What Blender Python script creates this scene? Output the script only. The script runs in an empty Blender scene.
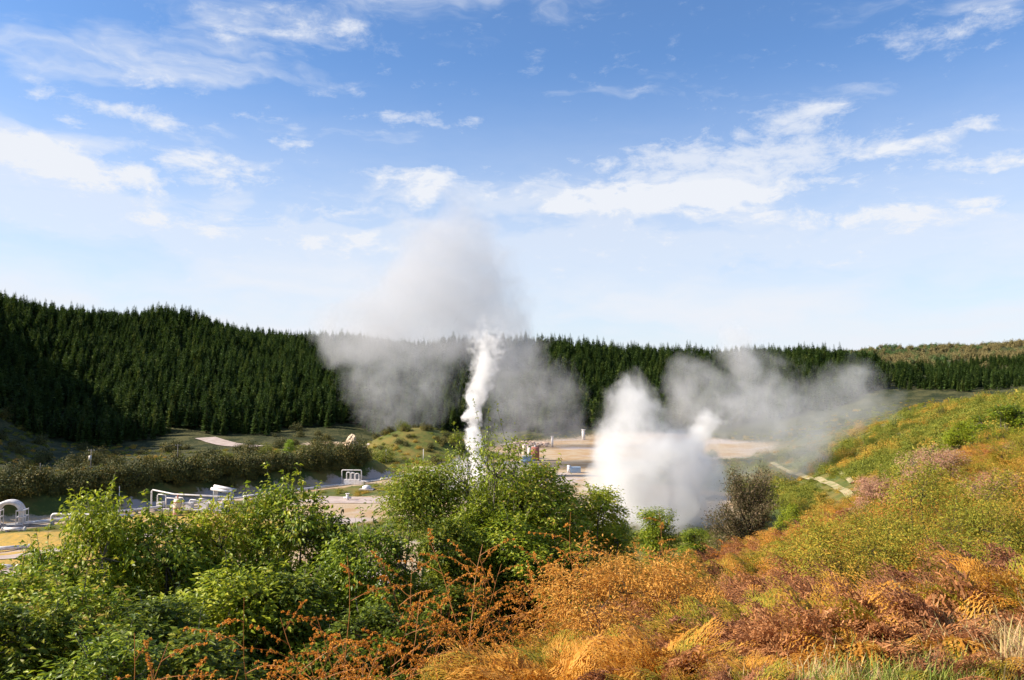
import bpy, math, random
import numpy as np
from mathutils import Vector, Matrix
random.seed(7); RNG = np.random.default_rng(7)
R = math.radians
scene = bpy.context.scene
col = scene.collection
TAU = 2*math.pi
F = 796.0
EYE = 28.0
PITCH = math.atan(40.0/F)

# ------------------------------------------------------------------ helpers
def at(px, py, D):
    cx = (px-512)/F; cy = (340-py)/F
    y = math.cos(PITCH) - math.sin(PITCH)*cy
    z = math.sin(PITCH) + math.cos(PITCH)*cy
    s = D/y
    return (cx*s, D, EYE+z*s)
def X_at(px, D): return (px-512)/F*D*1.001

class MB:
    """collects vertices and faces, builds one mesh object"""
    def __init__(s): s.v=[]; s.f=[]; s.m=[]; s.n=0; s.mats=[]
    def slot(s, mat):
        if mat not in s.mats: s.mats.append(mat)
        return s.mats.index(mat)
    def add(s, verts, faces, mat=None):
        mi = s.slot(mat) if mat is not None else 0
        b = s.n
        s.v.append(np.asarray(verts, float)); s.n += len(verts)
        for f in faces: s.f.append(tuple(b+i for i in f)); s.m.append(mi)
    def quads(s, V, Q, mat=None):
        """V (n,3) array, Q (k,4) int array"""
        mi = s.slot(mat) if mat is not None else 0
        b = s.n
        s.v.append(np.asarray(V, float)); s.n += len(V)
        s.f.extend(map(tuple, (np.asarray(Q)+b).tolist())); s.m.extend([mi]*len(Q))
    def box(s, c, size, rz=0, mat=None):
        x,y,z = [q/2 for q in size]; ca,sa = math.cos(rz),math.sin(rz)
        vs=[]
        for dz in (-z,z):
            for dx,dy in ((-x,-y),(x,-y),(x,y),(-x,y)):
                vs.append((c[0]+dx*ca-dy*sa, c[1]+dx*sa+dy*ca, c[2]+dz))
        s.add(vs, [(0,3,2,1),(4,5,6,7),(0,1,5,4),(1,2,6,5),(2,3,7,6),(3,0,4,7)], mat)
    def tube(s, pts, rad, n=8, mat=None, cap=True):
        pts=[np.array(p,float) for p in pts]
        if not hasattr(rad,'__len__'): rad=[rad]*len(pts)
        rings=[]; up0=None
        for i,p in enumerate(pts):
            a = pts[max(i-1,0)]; b = pts[min(i+1,len(pts)-1)]
            t = b-a; t/= (np.linalg.norm(t)+1e-9)
            if up0 is None:
                h = np.array([0,0,1.0]) if abs(t[2])<0.9 else np.array([1.0,0,0])
                u = np.cross(t,h); u/=np.linalg.norm(u)
            else:
                u = up0 - t*np.dot(up0,t); u/= (np.linalg.norm(u)+1e-9)
            up0=u; w=np.cross(t,u)
            ang = np.arange(n)*TAU/n
            rings.append(p+rad[i]*(np.outer(np.cos(ang),u)+np.outer(np.sin(ang),w)))
        V=np.vstack(rings); Fc=[]
        for i in range(len(pts)-1):
            for k in range(n):
                k2=(k+1)%n
                Fc.append((i*n+k,i*n+k2,(i+1)*n+k2,(i+1)*n+k))
        if cap:
            Fc.append(tuple(range(n))[::-1]); Fc.append(tuple((len(pts)-1)*n+k for k in range(n)))
        s.add(V,Fc,mat)
    def build(s, name, mat=None, parent=None, smooth=False, loc=None):
        me = bpy.data.meshes.new(name)
        V = np.vstack(s.v) if s.v else np.zeros((0,3))
        if loc is not None: V = V-np.array(loc)
        me.from_pydata(V.tolist(), [], s.f)
        for m in (s.mats if s.mats else [mat]): me.materials.append(m)
        if s.mats: me.polygons.foreach_set('material_index', s.m)
        if smooth: me.polygons.foreach_set('use_smooth',[True]*len(me.polygons))
        me.update()
        o = bpy.data.objects.new(name, me); col.objects.link(o)
        if loc is not None: o.location = loc
        if parent is not None: o.parent = parent
        return o

def tag(o, label=None, cat=None, group=None, kind=None):
    if label: o['label']=label
    if cat: o['category']=cat
    if group: o['group']=group
    if kind: o['kind']=kind
    return o
def empty(name, loc, rz=0, label=None, cat=None, group=None):
    o = bpy.data.objects.new(name, None); col.objects.link(o)
    o.location=loc; o.rotation_euler=(0,0,rz); o.empty_display_size=.3
    return tag(o,label,cat,group)
KIDS={}
def kids(o): return [c for c in KIDS.get(o.as_pointer(),[])]
def reg(root,*ch): KIDS[root.as_pointer()]=list(ch)
def dup(root, loc, rz, sc, label=None, group=None, tilt=(0,0)):
    r = root.copy(); col.objects.link(r)
    r.location=loc; r.rotation_euler=(tilt[0],tilt[1],rz); r.scale = sc if hasattr(sc,'__len__') else (sc,sc,sc)
    if label: r['label']=label
    if group: r['group']=group
    for c in kids(root):
        d=c.copy(); col.objects.link(d); d.parent=r
    return r
def setx(root, loc, rz, sc, label=None, group=None):
    root.location=loc; root.rotation_euler=(0,0,rz); root.scale = sc if hasattr(sc,'__len__') else (sc,sc,sc)
    if label: root['label']=label
    if group: root['group']=group
    return root

# ------------------------------------------------------------------ materials
class NG:
    def __init__(s, tree): s.t=tree
    def n(s, typ, **kw):
        nd=s.t.nodes.new(typ)
        for k,v in kw.items(): setattr(nd,k,v)
        return nd
    def put(s, sock, v):
        if isinstance(v, bpy.types.NodeSocket): s.t.links.new(v, sock)
        elif v is not None: sock.default_value=v
    def m(s, op, a, b=None, c=None, clamp=False):
        nd=s.n('ShaderNodeMath', operation=op, use_clamp=clamp)
        for i,v in enumerate((a,b,c)):
            if v is not None: s.put(nd.inputs[i], v)
        return nd.outputs[0]
    def vm(s, op, a, b=None, out=0):
        nd=s.n('ShaderNodeVectorMath', operation=op)
        s.put(nd.inputs[0], a)
        if b is not None: s.put(nd.inputs[3] if op=='SCALE' else nd.inputs[1], b)
        return nd.outputs[out]
    def noise(s, vec, scale, detail=2, rough=.5, dist=0, out=0):
        nd=s.n('ShaderNodeTexNoise')
        if vec is not None: s.put(nd.inputs['Vector'], vec)
        nd.inputs['Scale'].default_value=scale; nd.inputs['Detail'].default_value=detail
        nd.inputs['Roughness'].default_value=rough; nd.inputs['Distortion'].default_value=dist
        return nd.outputs[out]
    def ramp(s, fac, stops, interp='LINEAR'):
        nd=s.n('ShaderNodeValToRGB'); s.put(nd.inputs[0],fac); cr=nd.color_ramp; cr.interpolation=interp
        while len(cr.elements)<len(stops): cr.elements.new(.5)
        for e,(p,c) in zip(cr.elements,stops):
            e.position=p; e.color=(c[0],c[1],c[2],1) if hasattr(c,'__len__') else (c,c,c,1)
        return nd.outputs[0]
    def mix(s, fac, a, b, blend='MIX'):
        nd=s.n('ShaderNodeMix', data_type='RGBA', blend_type=blend); s.put(nd.inputs[0],fac)
        for i,v in ((6,a),(7,b)):
            if not isinstance(v,bpy.types.NodeSocket) and len(v)==3: v=(*v,1)
            s.put(nd.inputs[i],v)
        return nd.outputs[2]
    def smooth(s, x, a, b):
        nd=s.n('ShaderNodeMapRange', interpolation_type='SMOOTHSTEP'); s.put(nd.inputs[0],x)
        nd.inputs[1].default_value=a; nd.inputs[2].default_value=b
        return nd.outputs[0]
def newmat(name):
    m=bpy.data.materials.new(name); m.use_nodes=True
    t=m.node_tree; t.nodes.clear(); g=NG(t)
    out=g.n('ShaderNodeOutputMaterial')
    return m,g,out
def leafmat(name, cols, trans=.35, rough=.5, spec=.4, island=True, big=None, bigscale=.35, obj=.3):
    """cols: ramp stops by random per leaf; big: (colour, lo, hi) patches by low frequency noise"""
    m,g,out=newmat(name)
    geo=g.n('ShaderNodeNewGeometry'); oi=g.n('ShaderNodeObjectInfo')
    r=geo.outputs['Random Per Island'] if island else oi.outputs['Random']
    v=g.m('ADD', g.m('MULTIPLY', r, 1-obj), g.m('MULTIPLY', oi.outputs['Random'], obj))
    c=g.ramp(v, cols)
    if big:
        nz=g.noise(geo.outputs['Position'], bigscale, 3, .6)
        nz=g.m('ADD', nz, g.m('MULTIPLY', g.m('SUBTRACT', oi.outputs['Random'], .5), .22))
        f=g.smooth(nz, big[1], big[2])
        c2=g.ramp(v, big[0])
        c=g.mix(f, c, c2)
    p=g.n('ShaderNodeBsdfPrincipled'); g.put(p.inputs['Base Color'],c)
    p.inputs['Roughness'].default_value=rough; p.inputs['Specular IOR Level'].default_value=spec
    if trans>0:
        tr=g.n('ShaderNodeBsdfTranslucent')
        bright=g.vm('SCALE', c, 1.25)
        g.put(tr.inputs['Color'], bright)
        mx=g.n('ShaderNodeMixShader'); mx.inputs[0].default_value=trans
        g.t.links.new(p.outputs[0],mx.inputs[1]); g.t.links.new(tr.outputs[0],mx.inputs[2])
        g.t.links.new(mx.outputs[0],out.inputs[0])
    else: g.t.links.new(p.outputs[0],out.inputs[0])
    return m
def solid(name, c, rough=.6, metal=0, nscale=None, c2=None, spec=.5, bump=0, detail=4):
    m,g,out=newmat(name)
    p=g.n('ShaderNodeBsdfPrincipled')
    geo=g.n('ShaderNodeNewGeometry')
    if nscale:
        nz=g.noise(geo.outputs['Position'], nscale, detail, .6)
        cc=g.mix(g.smooth(nz,.35,.65), c, c2 or tuple(x*.6 for x in c)); g.put(p.inputs['Base Color'],cc)
        if bump:
            b=g.n('ShaderNodeBump'); b.inputs['Strength'].default_value=bump; g.put(b.inputs['Height'],nz)
            g.t.links.new(b.outputs[0],p.inputs['Normal'])
    else: p.inputs['Base Color'].default_value=(*c,1)
    p.inputs['Roughness'].default_value=rough; p.inputs['Metallic'].default_value=metal; p.inputs['Specular IOR Level'].default_value=spec
    g.t.links.new(p.outputs[0],out.inputs[0])
    return m

M={}
M['pine']=leafmat('pine_needles',[(0,(.022,.044,.011)),(.45,(.058,.10,.018)),(.8,(.10,.145,.028)),(1,(.17,.18,.04))],obj=.6,trans=.2,rough=.7,spec=.2)
M['far']=leafmat('far_forest_foliage',[(0,(.16,.14,.05)),(.5,(.23,.19,.075)),(1,(.30,.23,.10))],trans=.1,rough=.8,spec=.2,
    big=([(0,(.06,.11,.03)),(1,(.10,.16,.05))],.5,.58),bigscale=.006)
M['bark']=solid('bark',(.09,.07,.05),.9,nscale=6,c2=(.05,.04,.03),spec=.2)
M['palebark']=solid('pale_bark',(.2,.17,.13),.85,nscale=9,c2=(.11,.09,.07),spec=.2)
M['leaf']=leafmat('broad_leaf',[(0,(.03,.05,.005)),(.25,(.10,.15,.009)),(.55,(.21,.28,.015)),(.85,(.40,.42,.03)),(1,(.50,.30,.08))],trans=.34,rough=.45,spec=.3)
M['leaf_y']=leafmat('yellow_green_leaf',[(0,(.08,.11,.008)),(.5,(.25,.31,.015)),(.88,(.46,.46,.028)),(1,(.52,.32,.06))],trans=.36,rough=.45,spec=.28)
M['fine']=leafmat('fine_leaf',[(0,(.09,.13,.010)),(.5,(.21,.27,.018)),(1,(.36,.34,.03))],trans=.35,rough=.5,spec=.3)
M['teatree']=leafmat('tea_tree_leaf',[(0,(.04,.045,.015)),(.5,(.09,.085,.03)),(.8,(.19,.14,.07)),(1,(.38,.28,.18))],trans=.2,rough=.7,spec=.2)
M['bracken']=leafmat('bracken_frond',[(0,(.15,.17,.02)),(.35,(.30,.27,.028)),(.7,(.46,.33,.035)),(1,(.52,.24,.03))],trans=.35,rough=.6,spec=.2,
    big=([(0,(.36,.15,.025)),(.5,(.60,.28,.035)),(1,(.66,.38,.09))],.44,.58),bigscale=.8)
M['dead']=leafmat('dead_bracken_frond',[(0,(.20,.08,.03)),(.5,(.46,.20,.07)),(1,(.68,.38,.17))],trans=.3,rough=.7,spec=.2,
    big=([(0,(.16,.06,.035)),(1,(.42,.19,.08))],.48,.6),bigscale=.5)
M['curl']=leafmat('curled_rusty_frond',[(0,(.46,.16,.015)),(.5,(.66,.27,.025)),(1,(.76,.44,.08))],trans=.25,rough=.6,spec=.25)
M['stalk']=leafmat('rusty_stalk',[(0,(.22,.07,.015)),(1,(.40,.17,.04))],trans=0,rough=.6,spec=.3)
M['grass']=leafmat('dry_grass_blade',[(0,(.34,.20,.09)),(.3,(.55,.36,.18)),(.6,(.66,.47,.24)),(.8,(.58,.50,.20)),(1,(.26,.32,.05))],trans=.3,rough=.6,spec=.2)
M['greengrass']=leafmat('green_grass_blade',[(0,(.12,.20,.03)),(.6,(.28,.32,.05)),(1,(.5,.42,.12))],trans=.3,rough=.6,spec=.2)
M['leaf_shade']=leafmat('shaded_broad_leaf',[(0,(.022,.04,.005)),(.35,(.07,.10,.008)),(.75,(.16,.20,.013)),(1,(.34,.30,.03))],trans=.32,rough=.48,spec=.2)  # darker copy of the broad leaf, shade of the shrub mass put into the colour
M['gold']=leafmat('feathery_olive_foliage',[(0,(.12,.15,.018)),(.4,(.27,.27,.03)),(.8,(.48,.34,.045)),(1,(.58,.26,.04))],trans=.3,rough=.7,spec=.15,big=([(0,(.36,.15,.03)),(.5,(.58,.28,.045)),(1,(.66,.38,.10))],.47,.6),bigscale=.35)
M['pink']=leafmat('dry_pinkish_foliage',[(0,(.34,.17,.10)),(.6,(.52,.30,.19)),(1,(.60,.42,.30))],trans=.2,rough=.8,spec=.1)
M['scrub']=leafmat('scrub_leaf',[(0,(.08,.11,.014)),(.5,(.20,.22,.022)),(1,(.34,.31,.04))],trans=.25,rough=.6,spec=.25,
    big=([(0,(.30,.24,.03)),(.6,(.46,.30,.04)),(1,(.50,.26,.04))],.50,.64),bigscale=.05)
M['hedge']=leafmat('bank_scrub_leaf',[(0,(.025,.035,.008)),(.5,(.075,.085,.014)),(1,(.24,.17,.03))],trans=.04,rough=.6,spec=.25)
M['lime']=leafmat('lime_leaf',[(0,(.16,.26,.02)),(1,(.35,.42,.04))],trans=.35,rough=.5,spec=.3)
M['steel']=solid('white_lagging',(.74,.70,.68),.45,nscale=1.5,c2=(.58,.53,.50))
M['rust']=solid('rusty_paint',(.45,.16,.10),.7,nscale=1.2,c2=(.32,.12,.09))
M['blue']=solid('blue_paint',(.22,.34,.50),.6,nscale=1.0,c2=(.30,.38,.46))
M['cream']=solid('cream_paint',(.72,.62,.48),.6,nscale=1.5,c2=(.6,.5,.38))
M['conc']=solid('concrete',(.42,.37,.34),.85,nscale=.8,c2=(.3,.26,.24))
M['rock']=solid('pale_rock',(.50,.38,.30),.9,nscale=1.2,c2=(.34,.24,.19),bump=.5)
M['wood']=solid('weathered_pole_wood',(.22,.2,.17),.85,nscale=3,c2=(.14,.12,.10))
M['wire']=solid('dark_wire',(.06,.06,.06),.5)
M['road']=solid('worn_asphalt',(.20,.205,.22),.85,nscale=.25,c2=(.26,.25,.25),detail=6)
M['gravel']=solid('pale_gravel',(.44,.36,.32),.95,nscale=.35,c2=(.34,.26,.22),detail=8)
M['clay']=solid('cream_clay',(.62,.48,.34),.95,nscale=.3,c2=(.50,.36,.24),detail=8,bump=.4)
M['path']=solid('dry_earth_track',(.34,.27,.15),.95,nscale=.4,c2=(.20,.19,.07),detail=8)
M['line']=solid('road_marking_paint',(.75,.75,.72),.7,nscale=2,c2=(.6,.6,.57))
# ------------------------------------------------------------------ terrain
CP=[]
def row(D, zs):
    for px,z in zs: CP.append((math.atan((px-512)/F), D, z))
row(2.5,[(-300,25.8),(256,26.05),(512,26.2),(768,26.4),(1024,26.5),(1500,26.6)])
row(6,[(-300,23.2),(0,23.6),(256,24.2),(512,25.3),(768,25.8),(1024,26.0),(1500,26.3)])
row(12,[(-300,20.5),(0,21.2),(256,21.8),(420,22.8),(512,23.6),(640,24.2),(768,24.5),(1024,25.3),(1500,25.8)])
row(20,[(-300,17),(0,17.4),(256,18.2),(420,19.5),(512,20.8),(640,22.3),(768,23.3),(896,24.4),(1024,25.2),(1500,25.8)])
row(35,[(-300,11),(0,11.5),(256,12),(512,14),(640,15),(768,17.8),(860,21.7),(940,23.5),(1024,24.8),(1500,27)])
row(60,[(-300,4),(0,4.5),(256,4.5),(512,6),(640,6),(768,8.5),(860,15.8),(940,20.6),(1024,23.4),(1500,28)])
row(100,[(-300,.5),(0,.2),(256,.2),(512,.4),(640,.4),(768,2),(850,6.5),(900,11),(960,16),(1024,20),(1500,30)])
row(150,[(-700,30),(-300,2),(0,0),(256,0),(512,0),(640,0),(768,.6),(850,5.5),(900,11.5),(960,16.5),(1024,20.7),(1500,34)])
row(220,[(-700,70),(-300,34),(-150,8),(0,0),(256,0),(512,0),(640,0),(768,.6),(850,7.5),(900,14),(960,18.8),(1024,22),(1500,40)])
row(300,[(-700,98),(-300,80),(-150,62),(-60,30),(0,7),(60,2),(256,1),(400,0),(512,0),(700,0),(768,1),(850,10),(900,15),(960,19.5),(1024,22),(1500,45)])
row(350,[(-700,105),(-300,96),(-160,82),(-60,52),(0,18),(256,2),(512,0),(640,0),(768,2)])
row(400,[(-500,95),(-300,102),(-150,90),(-60,62),(0,32),(140,17),(256,9),(400,4),(512,2),(640,2),(768,5),(850,13),(900,17),(960,20),(1024,23),(1500,50)])
row(600,[(-500,120),(-300,115),(-100,98),(0,86),(50,71),(95,63),(130,67),(170,67),(200,60),(240,51),(285,44),(310,47),(340,54),(375,52),(400,46),(460,41),(512,38),(600,39),(700,37.5),(768,35),(820,33),(880,29),(920,27),(1024,30),(1500,60)])
row(800,[(-500,110),(-300,100),(0,74),(130,62),(300,42),(512,35),(700,34),(860,32),(940,36),(1024,44),(1500,80)])
row(1300,[(-500,80),(0,50),(300,38),(512,36),(760,40),(860,66),(930,76),(1024,79),(1500,110)])
row(2000,[(-500,60),(0,45),(512,40),(860,55),(1024,60),(1500,90)])
row(6000,[(-500,60),(0,60),(512,60),(1024,60),(1500,60)])
for a in (-170,-120,-80,80,120,170):
    for D,z in ((2.5,26.3),(12,26.0+ (1.5 if a>0 else -1.5)),(35,27+(3 if a>0 else -6)),(100,28+(10 if a>0 else -8)),(300,30),(800,45),(6000,60)):
        CP.append((R(a),D,z))
CP=np.array(CP)
def TC(az,lnD): return np.stack([az*1.6, lnD],-1)
def phi(r2): return np.where(r2>1e-12, .5*r2*np.log(np.maximum(r2,1e-12)), 0)
_P=TC(CP[:,0],np.log(CP[:,1])); _n=len(_P)
_d2=((_P[:,None]-_P[None])**2).sum(-1)
_A=np.zeros((_n+3,_n+3)); _A[:_n,:_n]=phi(_d2)+np.eye(_n)*2e-4
_A[:_n,_n]=1; _A[:_n,_n+1:]=_P; _A[_n:,:_n]=_A[:_n,_n:].T
_W=np.linalg.solve(_A, np.concatenate([CP[:,2],[0,0,0]]))
def vnoise(x,y,seed=0):
    xi=np.floor(x).astype(int); yi=np.floor(y).astype(int); fx=x-xi; fy=y-yi
    fx=fx*fx*(3-2*fx); fy=fy*fy*(3-2*fy)
    def h(i,j):
        n=(i*374761393+j*668265263+seed*1442695041)&0x7fffffff
        n=((n^(n>>13))*1274126177)&0x7fffffff
        return ((n^(n>>16))&0xffff)/65535.0
    return (h(xi,yi)*(1-fx)+h(xi+1,yi)*fx)*(1-fy)+(h(xi,yi+1)*(1-fx)+h(xi+1,yi+1)*fx)*fy
def fbm(x,y,s,o=3,seed=0):
    t=0;a=1;w=0
    for k in range(o):
        t=t+a*vnoise(x/s+31.7*k,y/s+17.3*k,seed+k); w+=a; a*=.5; s=s/2
    return t/w-.5
ROADP=[(-60,534,0),(-20,528,0),(60,519,0),(130,510,0),(200,500.5,0),(270,492.5,0),(330,485.5,0),(380,478.5,0),(430,471,0),(470,465.5,0),(520,461,0)]
def gpt(px,py):  # point of the valley floor (z=0) seen there
    D=F*EYE/max(py-380,1)  # small pitch error ignored
    return (X_at(px,D),D)
ROADW=[np.array(gpt(px,py)) for px,py,_ in ROADP]
def segdist(x,y,P):
    best=np.full(np.shape(x),1e9)
    for a,b in zip(P[:-1],P[1:]):
        ab=b-a; L=(ab**2).sum(); t=np.clip(((x-a[0])*ab[0]+(y-a[1])*ab[1])/L,0,1)
        best=np.minimum(best, np.hypot(x-a[0]-t*ab[0], y-a[1]-t*ab[1]))
    return best
BANKW=[np.array([p[0]-4.5,p[1]+11.5+(3 if i<3 else 0)]) for i,p in enumerate(ROADW[:8])]
HILLOCK=(X_at(418,292),292.0)
def height(x,y):
    x=np.asarray(x,float); y=np.asarray(y,float)
    sh=x.shape; x=x.ravel(); y=y.ravel()
    D0=np.hypot(x,y)+1e-6; az=np.arctan2(x,y)
    # "D" of the control rows is depth along y; convert for front half
    D=np.where(np.cos(az)>.35, D0*np.cos(az), D0*.35)
    q=TC(az,np.log(np.maximum(D,2.2)))
    z=np.empty(len(x))
    for i in range(0,len(x),20000):
        d2=((q[i:i+20000,None]-_P[None])**2).sum(-1)
        z[i:i+20000]=phi(d2)@_W[:_n]+_W[_n]+q[i:i+20000]@_W[_n+1:]
    amp=np.clip((D-330)/250,0,1)*9
    z=z+(fbm(x,y,120,3,3)*amp*3.4)
    flat=np.clip((z-1.0)/3,0,1)
    near=np.clip((45-D0)/40,0,1)
    z=z+fbm(x,y,2.6,3,5)*.9*near
    z=z+fbm(x,y,16,3,9)*2.4*np.clip((D0-30)/60,0,1)*flat
    z=np.where((D<330)&(np.abs(az)<.75)&(D>95), np.maximum(z,0)*1.0, z)
    # bank beside road, hillock, small cuttings
    db=segdist(x,y,BANKW); z=z+4.8*np.exp(-(db/5.5)**2)
    hx,hy=HILLOCK; z=z+10.5*np.exp(-(((x-hx)/20)**2+((y-hy)/20)**2)**1.3)
    z=z+4*np.exp(-(((x-X_at(285,262))/16)**2+((y-262)/10)**2))
    dr=segdist(x,y,ROADW); z=z*np.where(dr<9,np.clip((dr-4.5)/4.5,0,1),1)
    return z.reshape(sh)
def hz(x,y): return float(height(np.array([x]),np.array([y]))[0])

# polar grid, fine towards the view
azs=np.concatenate([np.linspace(-180,-50,40,endpoint=False),np.linspace(-50,50,420,endpoint=False),np.linspace(50,180,40,endpoint=False)])
azs=np.radians(azs)
rs=np.concatenate([[.0],np.geomspace(.8,9000,420)])
AZ,RR=np.meshgrid(azs,rs)
GX=RR*np.sin(AZ); GY=RR*np.cos(AZ); GZ=height(GX,GY)
na,nr=len(azs),len(rs)
V=np.stack([GX.ravel(),GY.ravel(),GZ.ravel()],-1)
V[:na,2]=GZ[0].mean()
idx=np.arange(nr*na).reshape(nr,na)
Q=np.stack([idx[:-1],np.roll(idx[:-1],-1,1),np.roll(idx[1:],-1,1),idx[1:]],-1).reshape(-1,4)
Q=Q[:, ::-1]
me=bpy.data.meshes.new('ground')
me.from_pydata(V.tolist(),[],Q.tolist())
me.polygons.foreach_set('use_smooth',[True]*len(me.polygons))
# zones (sand, dry grass, forest litter; forest also paints the shade at left)
def ell(x,y,cx,cy,rx,ry): return np.clip(1.6-1.6*np.sqrt(((x-cx)/rx)**2+((y-cy)/ry)**2),0,1)
x,y,z=V[:,0],V[:,1],V[:,2]
D0=np.hypot(x,y)
sand=np.zeros(len(V)); tan=np.zeros(len(V)); scr=np.zeros(len(V))
for px,py,rx,ry in [(600,448,62,72),(660,445,60,80),(570,470,30,45),(470,480,34,26),(400,505,34,20),(345,510,18,20),(640,500,35,40),(430,560,40,22)]:
    gx,gy=gpt(px,py); sand=np.maximum(sand,ell(x,y,gx,gy,rx,ry))
for px,py,rx,ry in [(0,545,45,15),(-60,560,45,20),(70,545,25,12),(180,520,30,12)]:
    gx,gy=gpt(px,py); tan=np.maximum(tan,ell(x,y,gx,gy,rx,ry))
dr=segdist(x,y,ROADW); sand=np.maximum(sand,np.clip((6.5-dr)/2.5,0,1)*.9)
sand=np.maximum(sand, ell(x,y,HILLOCK[0]-20,HILLOCK[1]-7,6,7))
sand=np.maximum(sand, ell(x,y,X_at(325,268),264,8,9)*.9)
sand=np.maximum(sand, ell(x,y,X_at(345,345),345,26,18)*.8)
sand=np.maximum(sand, ell(x,y,X_at(455,345),345,14,10)*.5)
for nm,arr in (('sand',sand),('tan',tan)):
    a=me.attributes.new(nm,'FLOAT','POINT'); a.data.foreach_set('value',arr.astype(np.float32))
forest=np.maximum(np.clip((D0-325)/40,0,1), np.clip((D0-205)/20,0,1)*(x/np.maximum(y,1)<-.3)*(y>0)); a=me.attributes.new('forest','FLOAT','POINT'); a.data.foreach_set('value',forest.astype(np.float32))  # second term carries the dark litter colour forward as painted shade before the pines
nearz=np.clip((60-D0)/30,0,1); a=me.attributes.new('nearz','FLOAT','POINT'); a.data.foreach_set('value',nearz.astype(np.float32))
gm,g,out=newmat('ground_cover')
def attr(n): nd=g.n('ShaderNodeAttribute',attribute_name=n); return nd.outputs['Fac']
pos=g.n('ShaderNodeNewGeometry').outputs['Position']
n1=g.noise(pos,.12,6,.6); n2=g.noise(pos,1.1,6,.65); n3=g.noise(pos,9,4,.6); n4=g.noise(pos,.035,5,.6)
base=g.mix(g.smooth(n1,.4,.62),(.07,.09,.022),(.17,.13,.035))
base=g.mix(g.smooth(n2,.5,.7),base,(.13,.15,.03))
base=g.mix(attr('forest'),base,g.mix(g.smooth(g.m('ADD',g.m('MULTIPLY',n1,.5),g.m('MULTIPLY',n2,.5)),.44,.58),(.02,.028,.008),(.085,.08,.03)))
nearc=g.mix(g.smooth(n2,.4,.6),(.13,.065,.03),(.26,.15,.08)); nearc=g.mix(g.smooth(n3,.45,.7),nearc,(.06,.035,.02))
base=g.mix(attr('nearz'),base,nearc)
sandc=g.mix(g.smooth(n1,.42,.58),(.40,.31,.21),(.36,.24,.13)); sandc=g.mix(g.smooth(n4,.5,.62),sandc,(.40,.34,.31)); sandc=g.mix(g.smooth(n2,.58,.72),sandc,(.30,.24,.13))
tanc=g.mix(g.smooth(n2,.38,.62),(.46,.28,.06),(.30,.22,.06)); tanc=g.mix(g.smooth(n1,.54,.66),tanc,(.44,.33,.25))
def edge(a,w=.5): return g.smooth(g.m('ADD',a,g.m('MULTIPLY',g.m('SUBTRACT',n2,.5),w)),.3,.5)
c=g.mix(edge(attr('tan')),base,tanc); c=g.mix(edge(attr('sand'),.9),c,sandc)
p=g.n('ShaderNodeBsdfPrincipled'); g.put(p.inputs['Base Color'],c); p.inputs['Roughness'].default_value=.95; p.inputs['Specular IOR Level'].default_value=.15
b=g.n('ShaderNodeBump'); b.inputs['Strength'].default_value=.6; b.inputs['Distance'].default_value=.15; g.put(b.inputs['Height'],g.m('ADD',n2,g.m('MULTIPLY',n3,.3)))
g.t.links.new(b.outputs[0],p.inputs['Normal']); g.t.links.new(p.outputs[0],out.inputs[0])
me.materials.append(gm)
ground=bpy.data.objects.new('ground',me); col.objects.link(ground); tag(ground,kind='structure')

def ribbon(name, pts, w, mat, dz=.12, crown=.0, kind='structure', n=None):
    P=np.array(pts,float)
    # resample smooth
    t=np.linspace(0,len(P)-1,(len(P)-1)*10+1); xs=np.interp(t,range(len(P)),P[:,0]); ys=np.interp(t,range(len(P)),P[:,1])
    k=np.ones(9)/9
    xp=np.pad(xs,4,'edge'); yp=np.pad(ys,4,'edge'); xs=np.convolve(xp,k,'valid'); ys=np.convolve(yp,k,'valid')
    tx=np.gradient(xs); ty=np.gradient(ys); L=np.hypot(tx,ty); nx=-ty/L; ny=tx/L
    rows=[]
    offs=np.linspace(-w/2,w/2,5)
    for o_ in offs:
        X=xs+nx*o_; Y=ys+ny*o_; rows.append(np.stack([X,Y,height(X,Y)+dz],-1))
    V=np.stack(rows,1).reshape(-1,3); m=len(offs); q=[]
    for i in range(len(xs)-1):
        for j in range(m-1): q.append((i*m+j,(i+1)*m+j,(i+1)*m+j+1,i*m+j+1))
    # skirts so the strip has an edge
    b=MB(); b.quads(V,np.array(q)); 
    nV=len(V); 
    o=b.build(name,mat,smooth=True)
    if kind: tag(o,kind=kind)
    return o
ribbon('road',ROADW,4.6,M['road'],.14)
def off(P,d):
    P=np.array(P); t=np.gradient(P,axis=0); t/=np.linalg.norm(t,axis=1)[:,None]; return P+np.stack([-t[:,1],t[:,0]],-1)*d
ribbon('road_marking',off(ROADW,0),.14,M['line'],.15)
# access tracks
ribbon('track',[gpt(-40,558),gpt(0,556),gpt(45,553),gpt(90,548),gpt(140,540),gpt(190,525)],3.0,M['gravel'],.10)
ribbon('track',[gpt(20,590),gpt(30,578),gpt(10,569),gpt(-30,566)],2.2,M['gravel'],.11)
ribbon('track',[gpt(300,498),gpt(345,500),gpt(390,500),gpt(440,492)],9,M['gravel'],.09)
TR=[(X_at(768,255),255),(X_at(785,228),228),(X_at(803,205),205),(X_at(822,182),182),(X_at(842,160),160),(X_at(862,138),138),(X_at(885,115),115)]
ribbon('dirt_path',TR,1.5,M['path'],.5)
ribbon('dirt_path',[(X_at(812,235),235),(X_at(828,205),205),(X_at(840,182),182),(X_at(850,165),165)],1.0,M['path'],.5)
ribbon('forest_track',[(X_at(205,352),352),(X_at(222,338),338),(X_at(232,330),330),(X_at(262,322),322)],9,M['gravel'],.3)
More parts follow.
